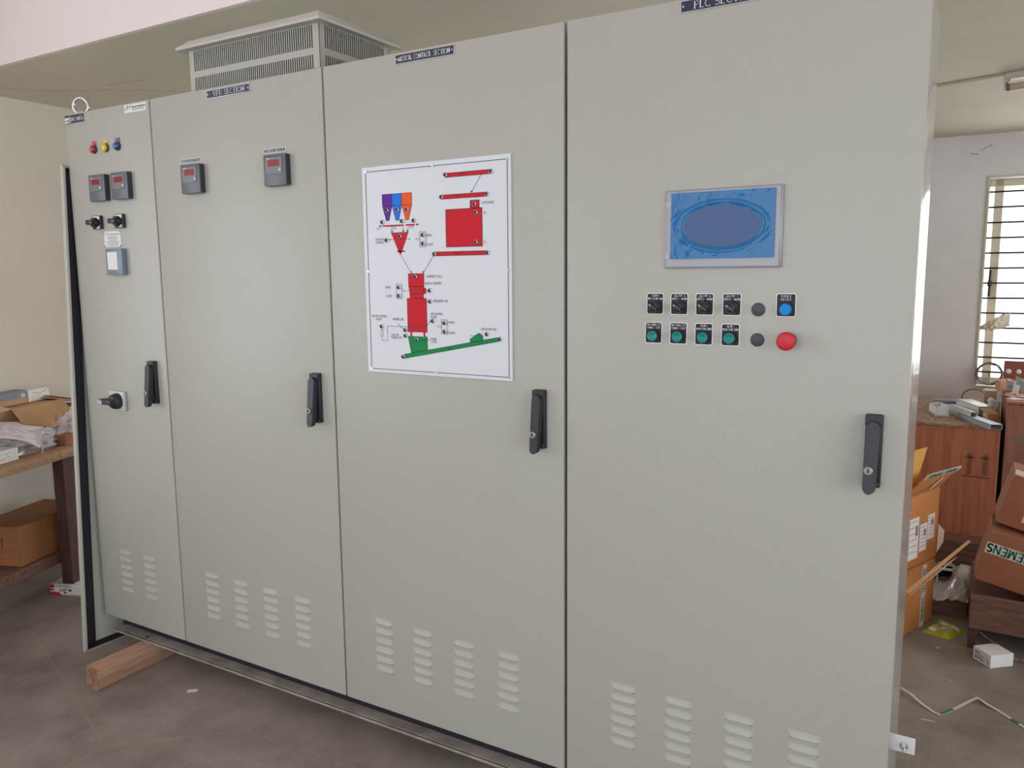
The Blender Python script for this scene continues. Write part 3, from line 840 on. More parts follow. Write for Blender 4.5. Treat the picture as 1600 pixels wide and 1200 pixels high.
for i, (x, z) in enumerate(LEDS):
    if first is None:
        b = MB(); px, pz = BX + x / 1000, BZ + z / 1000
        b.lathe((px, -.006, pz), (0, -1, 0), [(.0068, 0), (.0064, .003), (.0046, .0038)], 18, m=0)
        b.lathe((px, -.0095, pz), (0, -1, 0), [(.0047, 0), (.0044, .0025), (.0028, .0042), (.001, .0047)], 14, m=1)
        first = b.build('indicator_lamp', [M['led'], M['leddark']], g); f0 = (px, pz)
    else:
        copy_tree(first, g, (BX + x / 1000 - f0[0], 0, BZ + z / 1000 - f0[1]))
b = MB().lathe((BX + .015, -.006, BZ + .011), (0, -1, 0), [(.0045, 0), (.0035, .0018)], 12)
s0 = b.build('screw', M['zinc'], g)
for x, z in ((257, 11), (498, 11), (14, 300), (499, 300), (15, 588), (257, 588), (498, 588)):
    copy_tree(s0, g, (x / 1000 - .015, 0, z / 1000 - .011))

# ---------------- touch screen
g = group_node('touch_screen', cab['d'], (.4035, 0, 1.3925)); g['label'] = 'grey framed touch screen under blue protective film'
b = MB(); b.box(.268, .539, -.006, 0, 1.3925, 1.574, .0015, 2); b.box(.2705, .5335, -.0075, -.005, 1.3955, 1.5715, .001, 1)
b.build('screen_frame', M['hmi'], g)
b = MB(); b.box(.293, .514, -.0082, -.007, 1.424, 1.556); b.build('screen_glass', M['blackgloss'], g)
b = MB()
fx0, fx1, fz0, fz1 = .2835, .5225, 1.4145, 1.567
def film(u, v):
    x = fx0 + (fx1 - fx0) * u; z = fz0 + (fz1 - fz0) * v
    rx = (x - .403) / .094; rz = (z - 1.4875) / .051
    r = math.hypot(rx, rz)
    y = -.0088 - .0016 * math.exp(-((r - 1.09) / .10) ** 2) - .0016 * max(0, min(1, (r - .98) / .35))
    th = math.degrees(math.atan2(rz, rx)) % 360
    for t0, dt, rr0, a in ((172, 26, 1.16, .0020), (150, 12, 1.27, .0016), (8, 30, 1.13, .0022), (335, 14, 1.20, .0014), (215, 10, 1.12, .0012)):
        k = (th - t0 + 180) % 360 - 180
        if abs(k) < dt: y -= a * math.cos(k / dt * PI / 2) * math.exp(-((r - rr0 - .0012 * k) / .022) ** 2)
    edge = min(u, 1 - u, v, 1 - v)
    y -= .0016 * noise.noise(Vector((x * 60, z * 25, 3))) * (0 if r < 1 else 1) * min(1, edge * 12)
    y -= .0012 * abs(noise.noise(Vector((x * 140, z * 40, 7)))) * (1 if u < .12 else 0)
    if edge < .02: x += .0018 * noise.noise(Vector((z * 90, 1, 0))) if u < .5 else 0
    return (x, y, z)
b.grid(film, 220, 130)
b.build('protective_film', M['film'], g, smooth=0, origin=(.403, 0, fz0)).data.shade_smooth()
b = MB()
for k, (x, z, s_) in enumerate(((.277, 1.541, .009), (.275, 1.421, .007))):
    def fl(u, v):
        return (x + s_ * (u - .5) * 1.4 + .002 * noise.noise(Vector((u * 4, v * 4, k))), -.0085 - .003 * abs(noise.noise(Vector((u * 5, v * 5, k + 9)))), z + s_ * (v - .5) * 1.6)
    b.grid(fl, 8, 8)
b.build('film_tab', M['bagclear'], g)

# ---------------- push buttons and selectors
def legend(par, x0, x1, z0, z1, t1, t2, name):
    """plate with white rim; returns node"""
    g = group_node(name, par, ((x0 + x1) / 2, 0, z0))
    r = .0035
    def rr(x0, x1, z0, z1, r):
        P = []
        for cx, cz, a in ((x1 - r, z0 + r, -90), (x1 - r, z1 - r, 0), (x0 + r, z1 - r, 90), (x0 + r, z0 + r, 180)):
            P += arc(cx, cz, r, r, a, a + 90, 4)
        return P
    b = MB(); b.prism(rr(x0 - .0018, x1 + .0018, z0 - .0018, z1 + .0018, r + .001), -.0014, 0, m=0); b.prism(rr(x0, x1, z0, z1, r), -.0018, -.0013, m=1)
    b.build('legend_plate', [M['white'], M['blackgloss']], g)
    b = MB(); xc = (x0 + x1) / 2
    letters(b, t1[0], xc, z1 - .0068, .0046, t1[1], -.0022, weight=1.2, align='c')
    letters(b, t2[0], xc, z1 - .0140, .0048, t2[1], -.0022, weight=1.2, align='c')
    b.build('lettering', M['white'], g)
    return g
def selector(g, x, z):
    b = MB(); b.lathe((x, -.0018, z), (0, -1, 0), [(.0155, 0), (.0155, .004), (.0135, .0075)], 30); b.build('bezel_ring', M['black'], g)
    b = MB(); b.lathe((x, -.008, z), (0, -1, 0), [(.0118, 0), (.0112, .005), (.0095, .006)], 28)
    d = Vector((-.84, 0, .54)); q = Vector((.54, 0, .84)); c_ = Vector((x, 0, z)); P = []
    for u, v in ((-.0118, -.0042), (.0118, -.0042), (.0118, .0042), (-.0118, .0042)): P.append(c_ + d * u + q * v)
    bm_vs = [(p.x, -.013, p.z) for p in P] + [(p.x * .9 + x * .1, -.0225, p.z * .9 + z * .1) for p in P]
    b.add(bm_vs, [(0, 1, 2, 3), (7, 6, 5, 4), (0, 4, 5, 1), (1, 5, 6, 2), (2, 6, 7, 3), (3, 7, 4, 0)])
    b.build('selector_knob', M['knob'], g)
    b = MB(); e = c_ + d * .0098
    b.ribbon([(c_.x + d.x * .0062, c_.z + d.z * .0062), (c_.x + d.x * .0104, c_.z + d.z * .0104)], .0016, -.0229)
    b.build('pointer', M['white'], g)
def greenbutton(g, x, z):
    MB().lathe((x, -.0018, z), (0, -1, 0), [(.0150, 0), (.0150, .005), (.0135, .0085)], 30).build('bezel_ring', M['black'], g)
    MB().lathe((x, -.006, z), (0, -1, 0), [(.0112, 0), (.0112, .0085), (.0106, .0092), (.0098, .0090), (.0090, .0040)], 28, cap=False).build('button_collar', M['greenring'], g)
    MB().lathe((x, -.0085, z), (0, -1, 0), [(.0094, 0), (.0090, .0046), (.006, .0034), (.002, .0028)], 24).build('button_cap', M['green'], g)
for x0, t1, t2 in ((.2245, ('GROUP 1', .017), ('AUTO / CASCADE - MAN', .037)), (.2850, ('GROUP 1', .028), ('AUTO - MAN', .037)), (.3465, ('GROUP 2', .029), ('AUTO - MAN', .037)), (.4105, ('GROUP 3', .029), ('AUTO - MAN', .038))):
    g = legend(cab['d'], x0, x0 + .0395, 1.2845, 1.3325, t1, t2, 'selector_switch'); selector(g, x0 + .0205, 1.3015)
for x0, t1, t2 in ((.2215, ('GRP 1 MXR CYC', .036), ('START / STOP', .034)), (.2840, ('GRP 1 BLR CYC', .037), ('START / STOP', .036)), (.3460, ('GROUP 2', .017), ('SINGLE CYCLE START', .037)), (.4090, ('GROUP 3', .017), ('SINGLE CYCLE START', .038))):
    g = legend(cab['d'], x0, x0 + .0395, 1.2140, 1.2625, t1, t2, 'green_push_button'); greenbutton(g, x0 + .0200, 1.2310)
g = legend(cab['d'], .5315, .571, 1.2840, 1.3330, ('FAULT', .022), ('RESET', .022), 'blue_push_button')
MB().lathe((.5522, -.0018, 1.2995), (0, -1, 0), [(.0155, 0), (.0155, .006), (.0142, .009)], 30).build('bezel_ring', M['black'], g)
MB().lathe((.5522, -.009, 1.2995), (0, -1, 0), [(.0128, 0), (.0128, .004), (.0118, .0052)], 28).build('button_cap', M['bluebtn'], g, 'blue button cap')
for z in (1.298, 1.229):
    b = MB().lathe((.4905, 0, z), (0, -1, 0), [(.0155, 0), (.0155, .0015), (.0135, .003)], 28)
    b.build('blanking_plug', M['plug'], cab['d'])
g = group_node('emergency_stop', cab['d'], (.561, 0, 1.21))
MB().lathe((.561, 0, 1.2305), (0, -1, 0), [(.0165, 0), (.0160, .026)], 28).build('stop_stem', M['plug'], g)
MB().lathe((.561, -.024, 1.2305), (0, -1, 0), [(.0140, 0), (.0195, .002), (.0205, .007), (.0205, .014), (.0190, .0168), (.0150, .0180)], 36).build('mushroom_cap', M['redbtn'], g, 'red mushroom cap', smooth=50)

# earthing bracket on the right side of the PLC cabinet
g = group_node('earthing_bracket', cab['d'], (.835, .03, .305))
b = MB(); b.box(.7985, .860, .028, .031, .306, .345, .0008, 1); b.box(.7985, .8015, .028, .065, .306, .345, .0008, 1); b.build('bracket_plate', M['acrylic'], g)
b = MB(); b.lathe((.838, .028, .323), (0, -1, -.1), [(.0085, 0), (.0085, .003), (.0065, .003), (.0065, .009), (.0035, .010), (.0035, .018), (.0015, .021)], 14)
b.build('stud_bolt', M['zinc'], g)

# ------------------------------------------------------------------ base, timber, loose side panel
g = thing('base_rail', 'long grey steel base rail under the row of cabinets', 'rail', (-.65, .2, -.055))
b = MB(); b.box(-2.078, .80, 0, .075, -.0548, -.049, .0012, 1); b.box(-2.078, .80, .0, .004, -.063, -.05)
b.build('steel_flange', M['rail'], g)
b = MB(); b.lathe((-1.883, .014, -.0489), (0, 0, 1), [(.007, 0), (.007, .0002)], 14); b.build('bolt_hole', M['dark'], g)
b = MB(); b.box(-2.09, .796, .046, .43, -.0548, 0.0); b.build('plinth', M['gasket'], g)
b = MB(); b.box(-1.905, -1.838, -.233, .55, -.15, -.0635, .006, 2)
b.v = [v + Vector((0, 0, 0)) for v in b.v]
b.box(-1.9049, -1.8381, -.2336, -.232, -.1499, -.0636, m=1)
tb = b.build('timber_block', [M['timber'], M['timberend']])
tag(tb, 'squared wooden timber lying crosswise beneath the left end of the cabinets', 'timber')

# loose side cover leaning on the cabinet's left side
zt = 1.815
Tp = Matrix.Identity(4)
up = Vector((.030, .055, zt - FZ)).normalized()
fwd = Vector((0, 1, 0)); fwd = (fwd - up * fwd.dot(up)).normalized(); nrm = fwd.cross(up)      # +X side = inner face
for i in range(3):
    Tp[i][0] = nrm[i]; Tp[i][1] = fwd[i]; Tp[i][2] = up[i]; Tp[i][3] = (-2.1905, -.075, FZ + .0005)[i]
g = thing('side_cover', 'loose grey side cover with black gasket leaning on the leftmost cabinet', 'panel', (-2.18, .12, FZ))
Hp = 1.966; Wp = .40
b = MB(Tp); b.box(0, .014, 0, Wp, 0, Hp, .0015, 1)
for y0, y1, z0, z1 in ((0, .009, 0, Hp), (Wp - .009, Wp, 0, Hp), (0, Wp, 0, .009), (0, Wp, Hp - .009, Hp)): b.box(.012, .020, y0, y1, z0, z1)
b.build('cover_sheet', M['coat_in'], g)
b = MB(Tp); a = .012; w = .034
for y0, y1, z0, z1 in ((a, a + w, a, Hp - a), (Wp - a - w, Wp - a, a, Hp - a), (a, Wp - a, a, a + .022), (a, Wp - a, Hp - a - .022, Hp - a)): b.box(.013, .0185, y0, y1, z0, z1)
b.build('gasket', M['gasket'], g)

# ------------------------------------------------------------------ workbench on the left
TB = frame((-2.636, -.107, .58), (-.346, .938, 0))
def bw_(s, t, z): return TB @ Vector((s, t, z))
g = thing('workbench', 'worn wooden workbench with lower shelf along the left wall', 'workbench', bw_(0, .25, -.73))
b = MB(TB); b.box(-1.0, .95, 0, .46, -.042, 0, .004, 2); b.build('bench_top', M['bench'], g)
for s0_, s1_, t0_, t1_ in ((-.95, -.85, .04, .095), (.405, .515, .04, .098), (-.95, -.85, .37, .425), (.86, .945, .37, .425)):
    if 1:
        MB(TB).box(s0_, s1_, t0_, t1_, -.73, -.042, .003, 1).build('leg', M['benchdark'], g)
b = MB(TB); b.box(-.84, .94, .105, .36, -.575, -.52, .004, 1); b.build('lower_shelf', M['pallet'], g)

def carton(name, label, T, w, d, h, mt, group=None, flaps=(), open_top=False, extra=None):
    """cardboard carton; local x 0..w, y 0..d (front at 0), z 0..h"""
    o = thing(name, label, 'box', T @ Vector((w / 2, d / 2, 0)), group)
    b = MB(T)
    if open_top:
        t = .004
        b.box(0, w, 0, t, 0, h); b.box(0, w, d - t, d, 0, h); b.box(0, t, t, d - t, 0, h); b.box(w - t, w, t, d - t, 0, h); b.box(t, w - t, t, d - t, 0, t)
    else:
        b.box(0, w, 0, d, 0, h, .002, 1)
    b.build('carton_body', M[mt], o)
    for pts in flaps:
        MB(T).slab(pts, .004).build('flap', M[mt], o)
    if extra: extra(o, T)
    return o

def lower_carton_extra(o, T):
    b = MB(T); b.box(.12, .17, -.0008, .2508, .187, .1892); b.build('tape', M['tapeb'], o)
    # red print and arrow marks on the end face
    T2 = T @ frame((0, .25, 0), (0, -1, 0))
    b = MB(T2)
    for z in (.15, .10, .05, .02): dashes(b, .01, .23, z, .012, -.001, seed=int(z * 100), m=0)
    b.build('red_print', M['cardr'], o)
    b = MB(T2)
    for x in (.14, .155):
        b.ribbon([(x, .09), (x, .125)], .004, -.0015); b.prism([(x - .006, .12), (x + .006, .12), (x, .132)], -.0016, -.001)
    b.build('arrow_mark', M['blackprint'], o)
carton('cardboard_carton', 'brown taped carton on the lower shelf of the workbench', TB @ Matrix.Translation((.20, .125, -.518)), .45, .25, .188, 'card_shade', 'cartons', extra=lower_carton_extra)

def flap_extra(o, T):
    pass
TC = TB @ Matrix.Translation((.10, .30, .001))
carton('cardboard_carton', 'large tan carton on the workbench with one flap drooping forward', TC, .66, .155, .178, 'card', 'cartons',
       flaps=[[(.23, -.13, .130), (.42, -.13, .079), (.585, -.13, .088), (.65, -.002, .181), (.31, -.002, .184)]],
       extra=lambda o, T: MB(T).slab([(.0, -.003, .176), (.31, -.003, .184), (.31, .05, .194), (0, .05, .19)], .004).build('flap', M['cardpale'], o))
# boxes standing on it
o = thing('small_box', 'grey and tan small box on top of the large carton', 'box', bw_(.5, .39, .182))
T_ = TB @ Matrix.Translation((.38, .385, .182))
MB(T_).box(0, .23, 0, .065, 0, .03, .001, 1).build('box_base', M['card'], o); MB(T_).box(0, .23, 0, .065, .03, .066, .001, 1).build('box_lid', M['greybox'], o)
b = MB(T_); font_text(b, 's', .19, .034, .016, .03, -.0005); b.build('lettering', M['white'], o)
o = thing('white_carton', 'white carton standing on the large tan carton against the wall', 'box', bw_(.69, .39, .182))
T_ = TB @ Matrix.Translation((.615, .38, .182))
MB(T_).box(0, .14, 0, .07, 0, .06, .001, 1).build('carton_body', M['whitebox'], o)
b = MB(T_); b.ribbon([(.03, .048), (.075, .034), (.135, .058)], .0022, -.0006); b.ribbon([(.03, .002), (.03, .048)], .001, -.0006); b.build('fold_line', M['ink'], o)
T_ = TB @ Matrix.Translation((.79, .30, .001))
carton('cardboard_carton', 'pale carton at the far end of the workbench beneath flat cardboard', T_, .14, .13, .13, 'cardpale', 'cartons')
b = MB(TB); b.slab([(.70, .32, .196), (.93, .31, .142), (.93, .42, .146), (.70, .43, .200)], .006); b.slab([(.72, .33, .2035), (.94, .32, .150), (.94, .41, .152), (.72, .42, .205)], .005)
tag(b.build('cardboard_sheet', M['card']), 'folded flat cardboard sheet lying behind the drooping flap', 'cardboard')

def blob(b, T, c, r, amp, seed, n=26, m_=16, flat=.0, freq=3.0):
    vs = []; fs = []
    for j in range(m_ + 1):
        ph = PI * j / m_
        for i in range(n):
            th = 2 * PI * i / n
            d = Vector((math.sin(ph) * math.cos(th), math.sin(ph) * math.sin(th), math.cos(ph)))
            k = 1 + amp * noise.noise(d * freq + Vector((seed, seed * 2, 0))) * 1.6 + amp * .5 * noise.noise(d * freq * 2.7 + Vector((0, seed, 5)))
            p = Vector((c[0] + d.x * r[0] * k, c[1] + d.y * r[1] * k, c[2] + d.z * r[2] * k))
            p.z = max(p.z, flat)
            vs.append(T @ p)
    for j in range(m_):
        for i in range(n):
            i2 = (i + 1) % n
            fs.append((j * n + i, (j + 1) * n + i, (j + 1) * n + i2, j * n + i2))
    o = len(b.v); b.v += vs
    for f in fs: b.f.append([q + o for q in f]); b.mi.append(b.m)
b = MB(); blob(b, TB, (.33, .165, .035), (.16, .09, .058), .35, 3, flat=.001)
tag(b.build('plastic_bag', M['bagclear'], smooth=25), 'clear crumpled plastic bag beneath the printed sheet on the workbench', 'bag', 'clear plastic bags')
b = MB(); blob(b, TB, (.66, .20, .03), (.13, .075, .09), .28, 8, flat=.001)
tag(b.build('plastic_bag', M['bagclear'], smooth=25), 'clear crumpled plastic bag behind the small orange box', 'bag', 'clear plastic bags')
# something grey inside the first bag: coiled white cable
b = MB(TB); pts = []
for i in range(60):
    a = i * .35; pts.append((.37 + .045 * math.cos(a), .10 + .01 * math.sin(a * .7), .045 + .036 * math.sin(a)))
b.tube(pts, .0028, 6); b.tube([(.30, .052, .002), (.305, .05, .03), (.30, .06, .06)], .0022, 6)
tag(b.build('white_cable', M['pvc']), 'coiled white cable lying beside the bag on the workbench', 'cable')
o = thing('printed_sheet', 'printed white paper sheet draped over the plastic bag', 'paper', bw_(.25, .12, .08))
C00, C10, C11, C01 = Vector((-.05, .05, .125)), Vector((.285, .048, .030)), Vector((.520, .215, .098)), Vector((.12, .25, .160))
def psheet(u, v):
    p = C00 * (1 - u) * (1 - v) + C10 * u * (1 - v) + C11 * u * v + C01 * (1 - u) * v
    p = p + Vector((0, -.006 * math.sin(u * PI), .030 * math.sin(u * PI) * (1 - v * .6) + .012 * math.sin(v * PI) + .004 * noise.noise(Vector((u * 3, v * 3, 0)))))
    return p
MB(TB).grid(psheet, 24, 16).build('paper', M['paper'], o)
b = MB(TB); rr = random.Random(5)
for j in range(12):
    v = .1 + .07 * j; u = .1 + rr.uniform(0, .25)
    for k in range(3):
        L = rr.uniform(.06, .2)
        if u + L > .93: break
        P = []
        for q in range(5):
            for dv in (0, .011):
                p = psheet(u + L * q / 4, v + dv); P.append((p.x, p.y - .0008, p.z + .0012))
        b.add(P, [(2 * q, 2 * q + 2, 2 * q + 3, 2 * q + 1) for q in range(4)]); u += L + rr.uniform(.03, .12)
b.build('print_line', M['ink'], o)
o = thing('white_carton', 'small white carton at the front edge of the workbench', 'box', bw_(.06, .11, .001))
T_ = TB @ Matrix.Translation((-.06, .065, .001))
MB(T_).box(0, .235, 0, .09, 0, .055, .001, 1).build('carton_body', M['whitebox'], o)
b = MB(T_); b.ribbon([(.10, .01), (.215, .01), (.215, .042), (.10, .042)], .001, -.0006); dashes(b, .12, .16, .016, .002, -.0006, seed=2); dashes(b, .11, .2, .022, .0015, -.0006, seed=3)
b.ribbon([(.17, .03), (.178, .038)], .002, -.0006); b.build('print_line', M['ink'], o)
T_ = TB @ Matrix.Translation((.455, .055, .001))
tag(MB(T_).box(0, .08, 0, .06, 0, .050, .001, 1).build('orange_carton', M['cardr']), 'small orange brown carton beside the leaning side cover on the workbench', 'box')

# printed cable box on the floor under the bench
d_ = Vector((.915, .402, 0))
T_ = frame((-2.917, .204, FZ), d_)
o = thing('cable_box', 'flat white and red printed box on the floor beneath the workbench', 'box', T_ @ Vector((.15, .08, 0)))
MB(T_).box(0, .30, 0, .17, 0, .054, .001, 1).build('box_body', M['whitebox'], o)
b = MB(T_); b.add([(0, -.0006, 0), (.062, -.0006, 0), (.045, -.0006, .014), (0, -.0006, .016)], [(0, 1, 2, 3)]); b.box(0, .022, -.0006, 0, .022, .032); b.box(0, .022, -.0006, 0, .036, .053)
b.build('red_print', M['redink'], o)
T3 = T_ @ frame((.115, 0, .034), (-1, 0, 0), ez=(0, 0, -1))   # the box lies upside down
T3 = T_ @ Matrix(((-1, 0, 0, .098), (0, 1, 0, 0), (0, 0, -1, .033), (0, 0, 0, 1)))
b = MB(T3); letters(b, 'LAPP', 0, 0, .013, .05, -.0009, serif=False, weight=2.2); b.build('lettering', M['redink'], o)
b = MB(T3); font_text(b, 'ÖLFLEX UNIPLUS', -.015, -.016, .010, .092, -.0009, bold=.01); b.box(-.014, -.002, -.0009, -.0005, .003, .013); b.box(.012, .028, -.0009, -.0005, .018, .024); b.build('lettering', M['blackprint'], o)

# ------------------------------------------------------------------ right side: crates and clutter
o = thing('wooden_crate', 'reddish plywood crate with two upward arrows beside the right cabinet', 'crate', (.6, 3.5, FZ), 'plywood crates by the window')
b = MB(); b.box(.15, 1.048, 3.0, 4.05, FZ, .545, .003, 1); b.build('crate_body', M['ply'], o)
b = MB(); b.box(.15, 1.050, 2.995, 4.06, .546, .56, .002, 1); b.build('crate_lid', M['plytop'], o)
b = MB()
for x in (.917, .990):
    b.ribbon([(x, .30), (x, .385)], .020, 2.9985); b.prism([(x - .026, .385), (x + .026, .385), (x, .415)], 2.9985, 3.0)
b.ribbon([(.885, .286), (1.01, .282)], .010, 2.9985)
b.build('arrow_mark', mat('charcoal_stencil', (124, 76, 56), .8), o)
o = thing('wooden_crate', 'darker plywood crate with bluish smears at the right edge by the window', 'crate', (1.6, 3.6, FZ), 'plywood crates by the window')
b = MB(); b.box(1.068, 2.1, 3.0, 4.2, FZ, .69, .003, 1); b.build('crate_body', M['ply2'], o)
b = MB(); b.box(1.064, 2.1, 2.992, 4.2, .6905, .705, .002, 1); b.build('crate_lid', M['ply'], o)
smear = mat('dull_blue_smear', (134, 104, 94), .85)
for cx, cz, r in ((1.135, .51, .042), (1.14, .375, .034)):
    P = [(cx + r * (1 + .5 * noise.noise(Vector((math.cos(a), math.sin(a), cx * 9)))) * math.cos(a), cz + r * .6 * math.sin(a)) for a in [2 * PI * i / 14 for i in range(14)]]
    MB().prism(P, 2.9985, 3.0).build('paint_smear', smear, o)

# chips and dust on the first crate: nobody could count them
b = MB(); rr = random.Random(11)
for i in range(420):
    x = rr.uniform(.56, .84) + rr.random() * .12; y = rr.uniform(3.02, 4.0); z = .5605; s_ = rr.uniform(.005, .018); a = rr.uniform(0, PI)
    dx, dy = math.cos(a) * s_, math.sin(a) * s_; h_ = rr.uniform(.002, .007)
    b.add([(x - dx, y - dy, z), (x + dy * .6, y - dx * .6, z), (x + dx, y + dy, z), (x - dy * .6, y + dx * .6, z), (x, y, z + h_)], [(0, 1, 4), (1, 2, 4), (2, 3, 4), (3, 0, 4), (3, 2, 1, 0)])
tag(b.build('wood_chips', M['chip'], smooth=0), 'scattered wood chips and dust on the reddish crate', 'debris', kind='stuff')

# torn white carton
b = MB(frame((.735, 3.24, .561), (.96, .28, 0)))
b.prism([(0, 0), (.062, 0), (.062, .064), (.050, .070), (.038, .064), (.024, .068), (.010, .052), (0, .05)], 0, .005)
b.prism([(0, 0), (.062, 0), (.062, .052), (.045, .056), (.02, .05), (0, .045)], .16, .165); b.box(.0575, .062, 0, .16, 0, .055); b.box(0, .004, 0, .16, 0, .044); b.box(0, .062, 0, .16, 0, .004); b.box(-.004, .064, -.008, .0, 0, .014)
tag(b.build('torn_carton', M['whitebox']), 'torn open white carton on the reddish crate', 'box')
b = MB(frame((.715, 3.50, .561), (.99, .1, 0))); b.box(0, .13, 0, .10, 0, .052, .002, 1)
tag(b.build('grey_carton', M['greybox']), 'dark grey low carton behind the torn white carton', 'box')
# cable trunking lengths and bent sheet
def channel(T, L, w, h, t=.003, b=None):
    b = b or MB(T)
    b.box(0, L, 0, w, h - t, h); b.box(0, L, 0, t, 0, h); b.box(0, L, w - t, w, 0, h); return b
b = channel(frame((.825, 3.46, .5615), (.42, -.90, 0)), .27, .085, .072)
tag(b.build('trunking', M['pvc']), 'light grey trunking length, uppermost and farthest of the pile on the crate', 'trunking', 'trunking offcuts on the crate')
b = channel(frame((.790, 3.37, .5615), (.42, -.90, .0)), .27, .032, .052)
tag(b.build('trunking', M['pvc']), 'white trunking length lying between the upper trunking and the metal channel', 'trunking', 'trunking offcuts on the crate')
b = channel(frame((.838, 3.22, .5625), (.44, -.90, 0)), .36, .062, .030)
for x in (.17, .21): b.lathe((x, -.0005, .017), (0, -1, 0), [(.006, 0), (.005, .001)], 10)
tag(b.build('metal_channel', M['galv']), 'galvanised bent sheet channel jutting over the front edge of the crate', 'channel')
b = MB(); b.tube([(.848, 3.8, .565)] + [(.912 + .064 * math.cos(a), 3.8, .598 + .056 * math.sin(a)) for a in [PI * (1 - i / 14) for i in range(15)]] + [(.985, 3.8, .565)], .0032, 6)
tag(b.build('cable_loop', M['cable2']), 'thin dark cable arching over the trunking pile', 'cable')
T_ = frame((1.016, 3.03, .561), (.62, .78, 0))
T_ = frame((.985, 3.10, .561), (.97, .24, 0))
o = thing('small_carton', 'small half open brown carton at the corner of the reddish crate', 'box', T_ @ Vector((.04, .06, 0)))
MB(T_).box(0, .058, 0, .09, 0, .052, .001, 1).build('carton_body', M['cardo'], o)
MB(T_).slab([(0, 0, .053), (.055, .0, .053), (.03, .05, .078), (-.03, .06, .075)], .003).build('flap', M['card'], o)
MB(T_).box(-.0012, 0, .004, .086, .004, .048).build('carton_label', M['whitebox'], o)
b = MB(); b.tube([(.963, 3.26, .578), (.978, 3.26, .605), (.998, 3.26, .638), (1.004, 3.26, .656)], .015, 14); b.tube([(.996, 3.262, .652), (1.008, 3.262, .672)], .020, 14)
b.tube([(1.012, 3.31, .582), (1.022, 3.31, .62), (1.026, 3.315, .655)], .020, 14); b.slab([(1.03, 3.33, .562), (1.045, 3.33, .562), (1.04, 3.33, .685), (1.028, 3.33, .69)], .006)
tag(b.build('pipe_elbow', M['pvc']), 'white plastic pipe pieces leaning beside the small brown carton', 'pipe')
b = MB(frame((.968, 3.62, .561), (.99, .1, 0))); b.box(0, .062, 0, .1, 0, .112, .001, 1); b.box(-.002, .008, -.004, .0, 0, .112)
tag(b.build('small_carton', M['cardpale']), 'pale brown upright carton behind the white pipe pieces', 'box')
# on the second crate
T_ = frame((1.070, 3.40, .706), (.95, .3, 0))
o = thing('small_carton', 'small brown carton with blue grey side below the hanging cable coil', 'box', T_ @ Vector((0, .04, 0)))
MB(T_).box(-.034, .0, 0, .08, 0, .056, .001, 1).build('carton_body', M['card'], o); MB(T_).box(.0005, .036, .001, .079, 0, .055, .001, 1).build('printed_side', M['greybox'], o)
b = MB(T_); dashes(b, .008, .03, .03, .004, -.0003, seed=9); dashes(b, .008, .03, .02, .003, -.0003, seed=10); b.build('print_line', M['navy'], o)
b = MB(T_); b.lathe((.018, .04, .055), (0, 0, 1), [(.016, 0), (.015, .006), (.01, .009)], 14); tag(b.build('tape_roll', M['cardpale']), 'small pale tape roll on the blue grey sided carton', 'tape')
b = MB(frame((1.094, 3.30, .706), (.9, -.3, 0), ez=(0, .3, 1))); b.box(0, .028, 0, .006, 0, .05, .001, 1)
tag(b.build('white_card', M['whitebox']), 'bright white card propped beside the blue grey sided carton', 'card')
b = MB(); b.slab([(1.117, 3.4, .706), (1.25, 3.34, .706), (1.25, 3.40, .72), (1.112, 3.46, .79)][::1], .004)
tag(b.build('metal_plate', M['galv']), 'slanting grey metal plate on the darker crate at the right edge', 'plate')
b = MB(frame((1.10, 3.03, .7062), (.95, .2, 0))); b.box(0, .2, .06, .12, 0, .006); b.box(-.02, .18, .015, .05, 0, .005, m=1); b.slab([(-.035, .16, .004), (.07, .03, .012), (.08, .04, .012), (-.02, .17, .004)], .004, m=2)
tag(b.build('strip_offcuts', [M['orangestrip'], M['whitebox'], M['bar']]), 'orange and black strip offcuts on the darker crate', 'offcuts')
b = MB(); rr = random.Random(3)
for i in range(14):
    x = rr.uniform(1.075, 1.13); y = rr.uniform(3.02, 3.25); a = rr.uniform(0, PI); L = .03
    b.tube([(x, y, .7085), (x + L * math.cos(a), y + L * math.sin(a), .712)], .002, 5)
tag(b.build('wire_scraps', M['cardpale']), 'heap of pale wire scraps on the darker crate', 'scraps', kind='stuff')
b = MB(); b.box(1.065, 1.62, 4.08, 4.095, .706, .81, .001, 1, m=0)
o = tag(b.build('hardboard_panel', [M['boardwood']]), 'brown board standing in front of the window on the darker crate', 'board')
b = MB()
for x in (1.09, 1.145): b.lathe((x, 4.0795, .744), (0, -1, 0), [(.016, 0), (.014, .004), (.008, .007)], 18)
b.build('hole_light_spot', M['white'], o)  # white buttons painted as daylight through two holes in the board
# cable coil hanging on the lowest bar
b = MB()
for k in range(5):
    r1, r2 = .072 + .0045 * (k % 3), .068 + .004 * ((k + 1) % 3)
    b.tube([(.992 + r1 * math.cos(2 * PI * i / 36), YB - .012 - .006 * k, .668 + r2 * math.sin(2 * PI * i / 36) + .003 * math.sin(5 * i + k)) for i in range(36)], .0042, 6, closed=True)
b.tube([(.988, YB - .03, .660), (.99, YB - .03, .676), (.994, YB - .03, .64)], .003, 6)
tag(b.build('cable_coil', M['cable']), 'grey cable coil hanging at the lower corner of the barred window', 'cable')
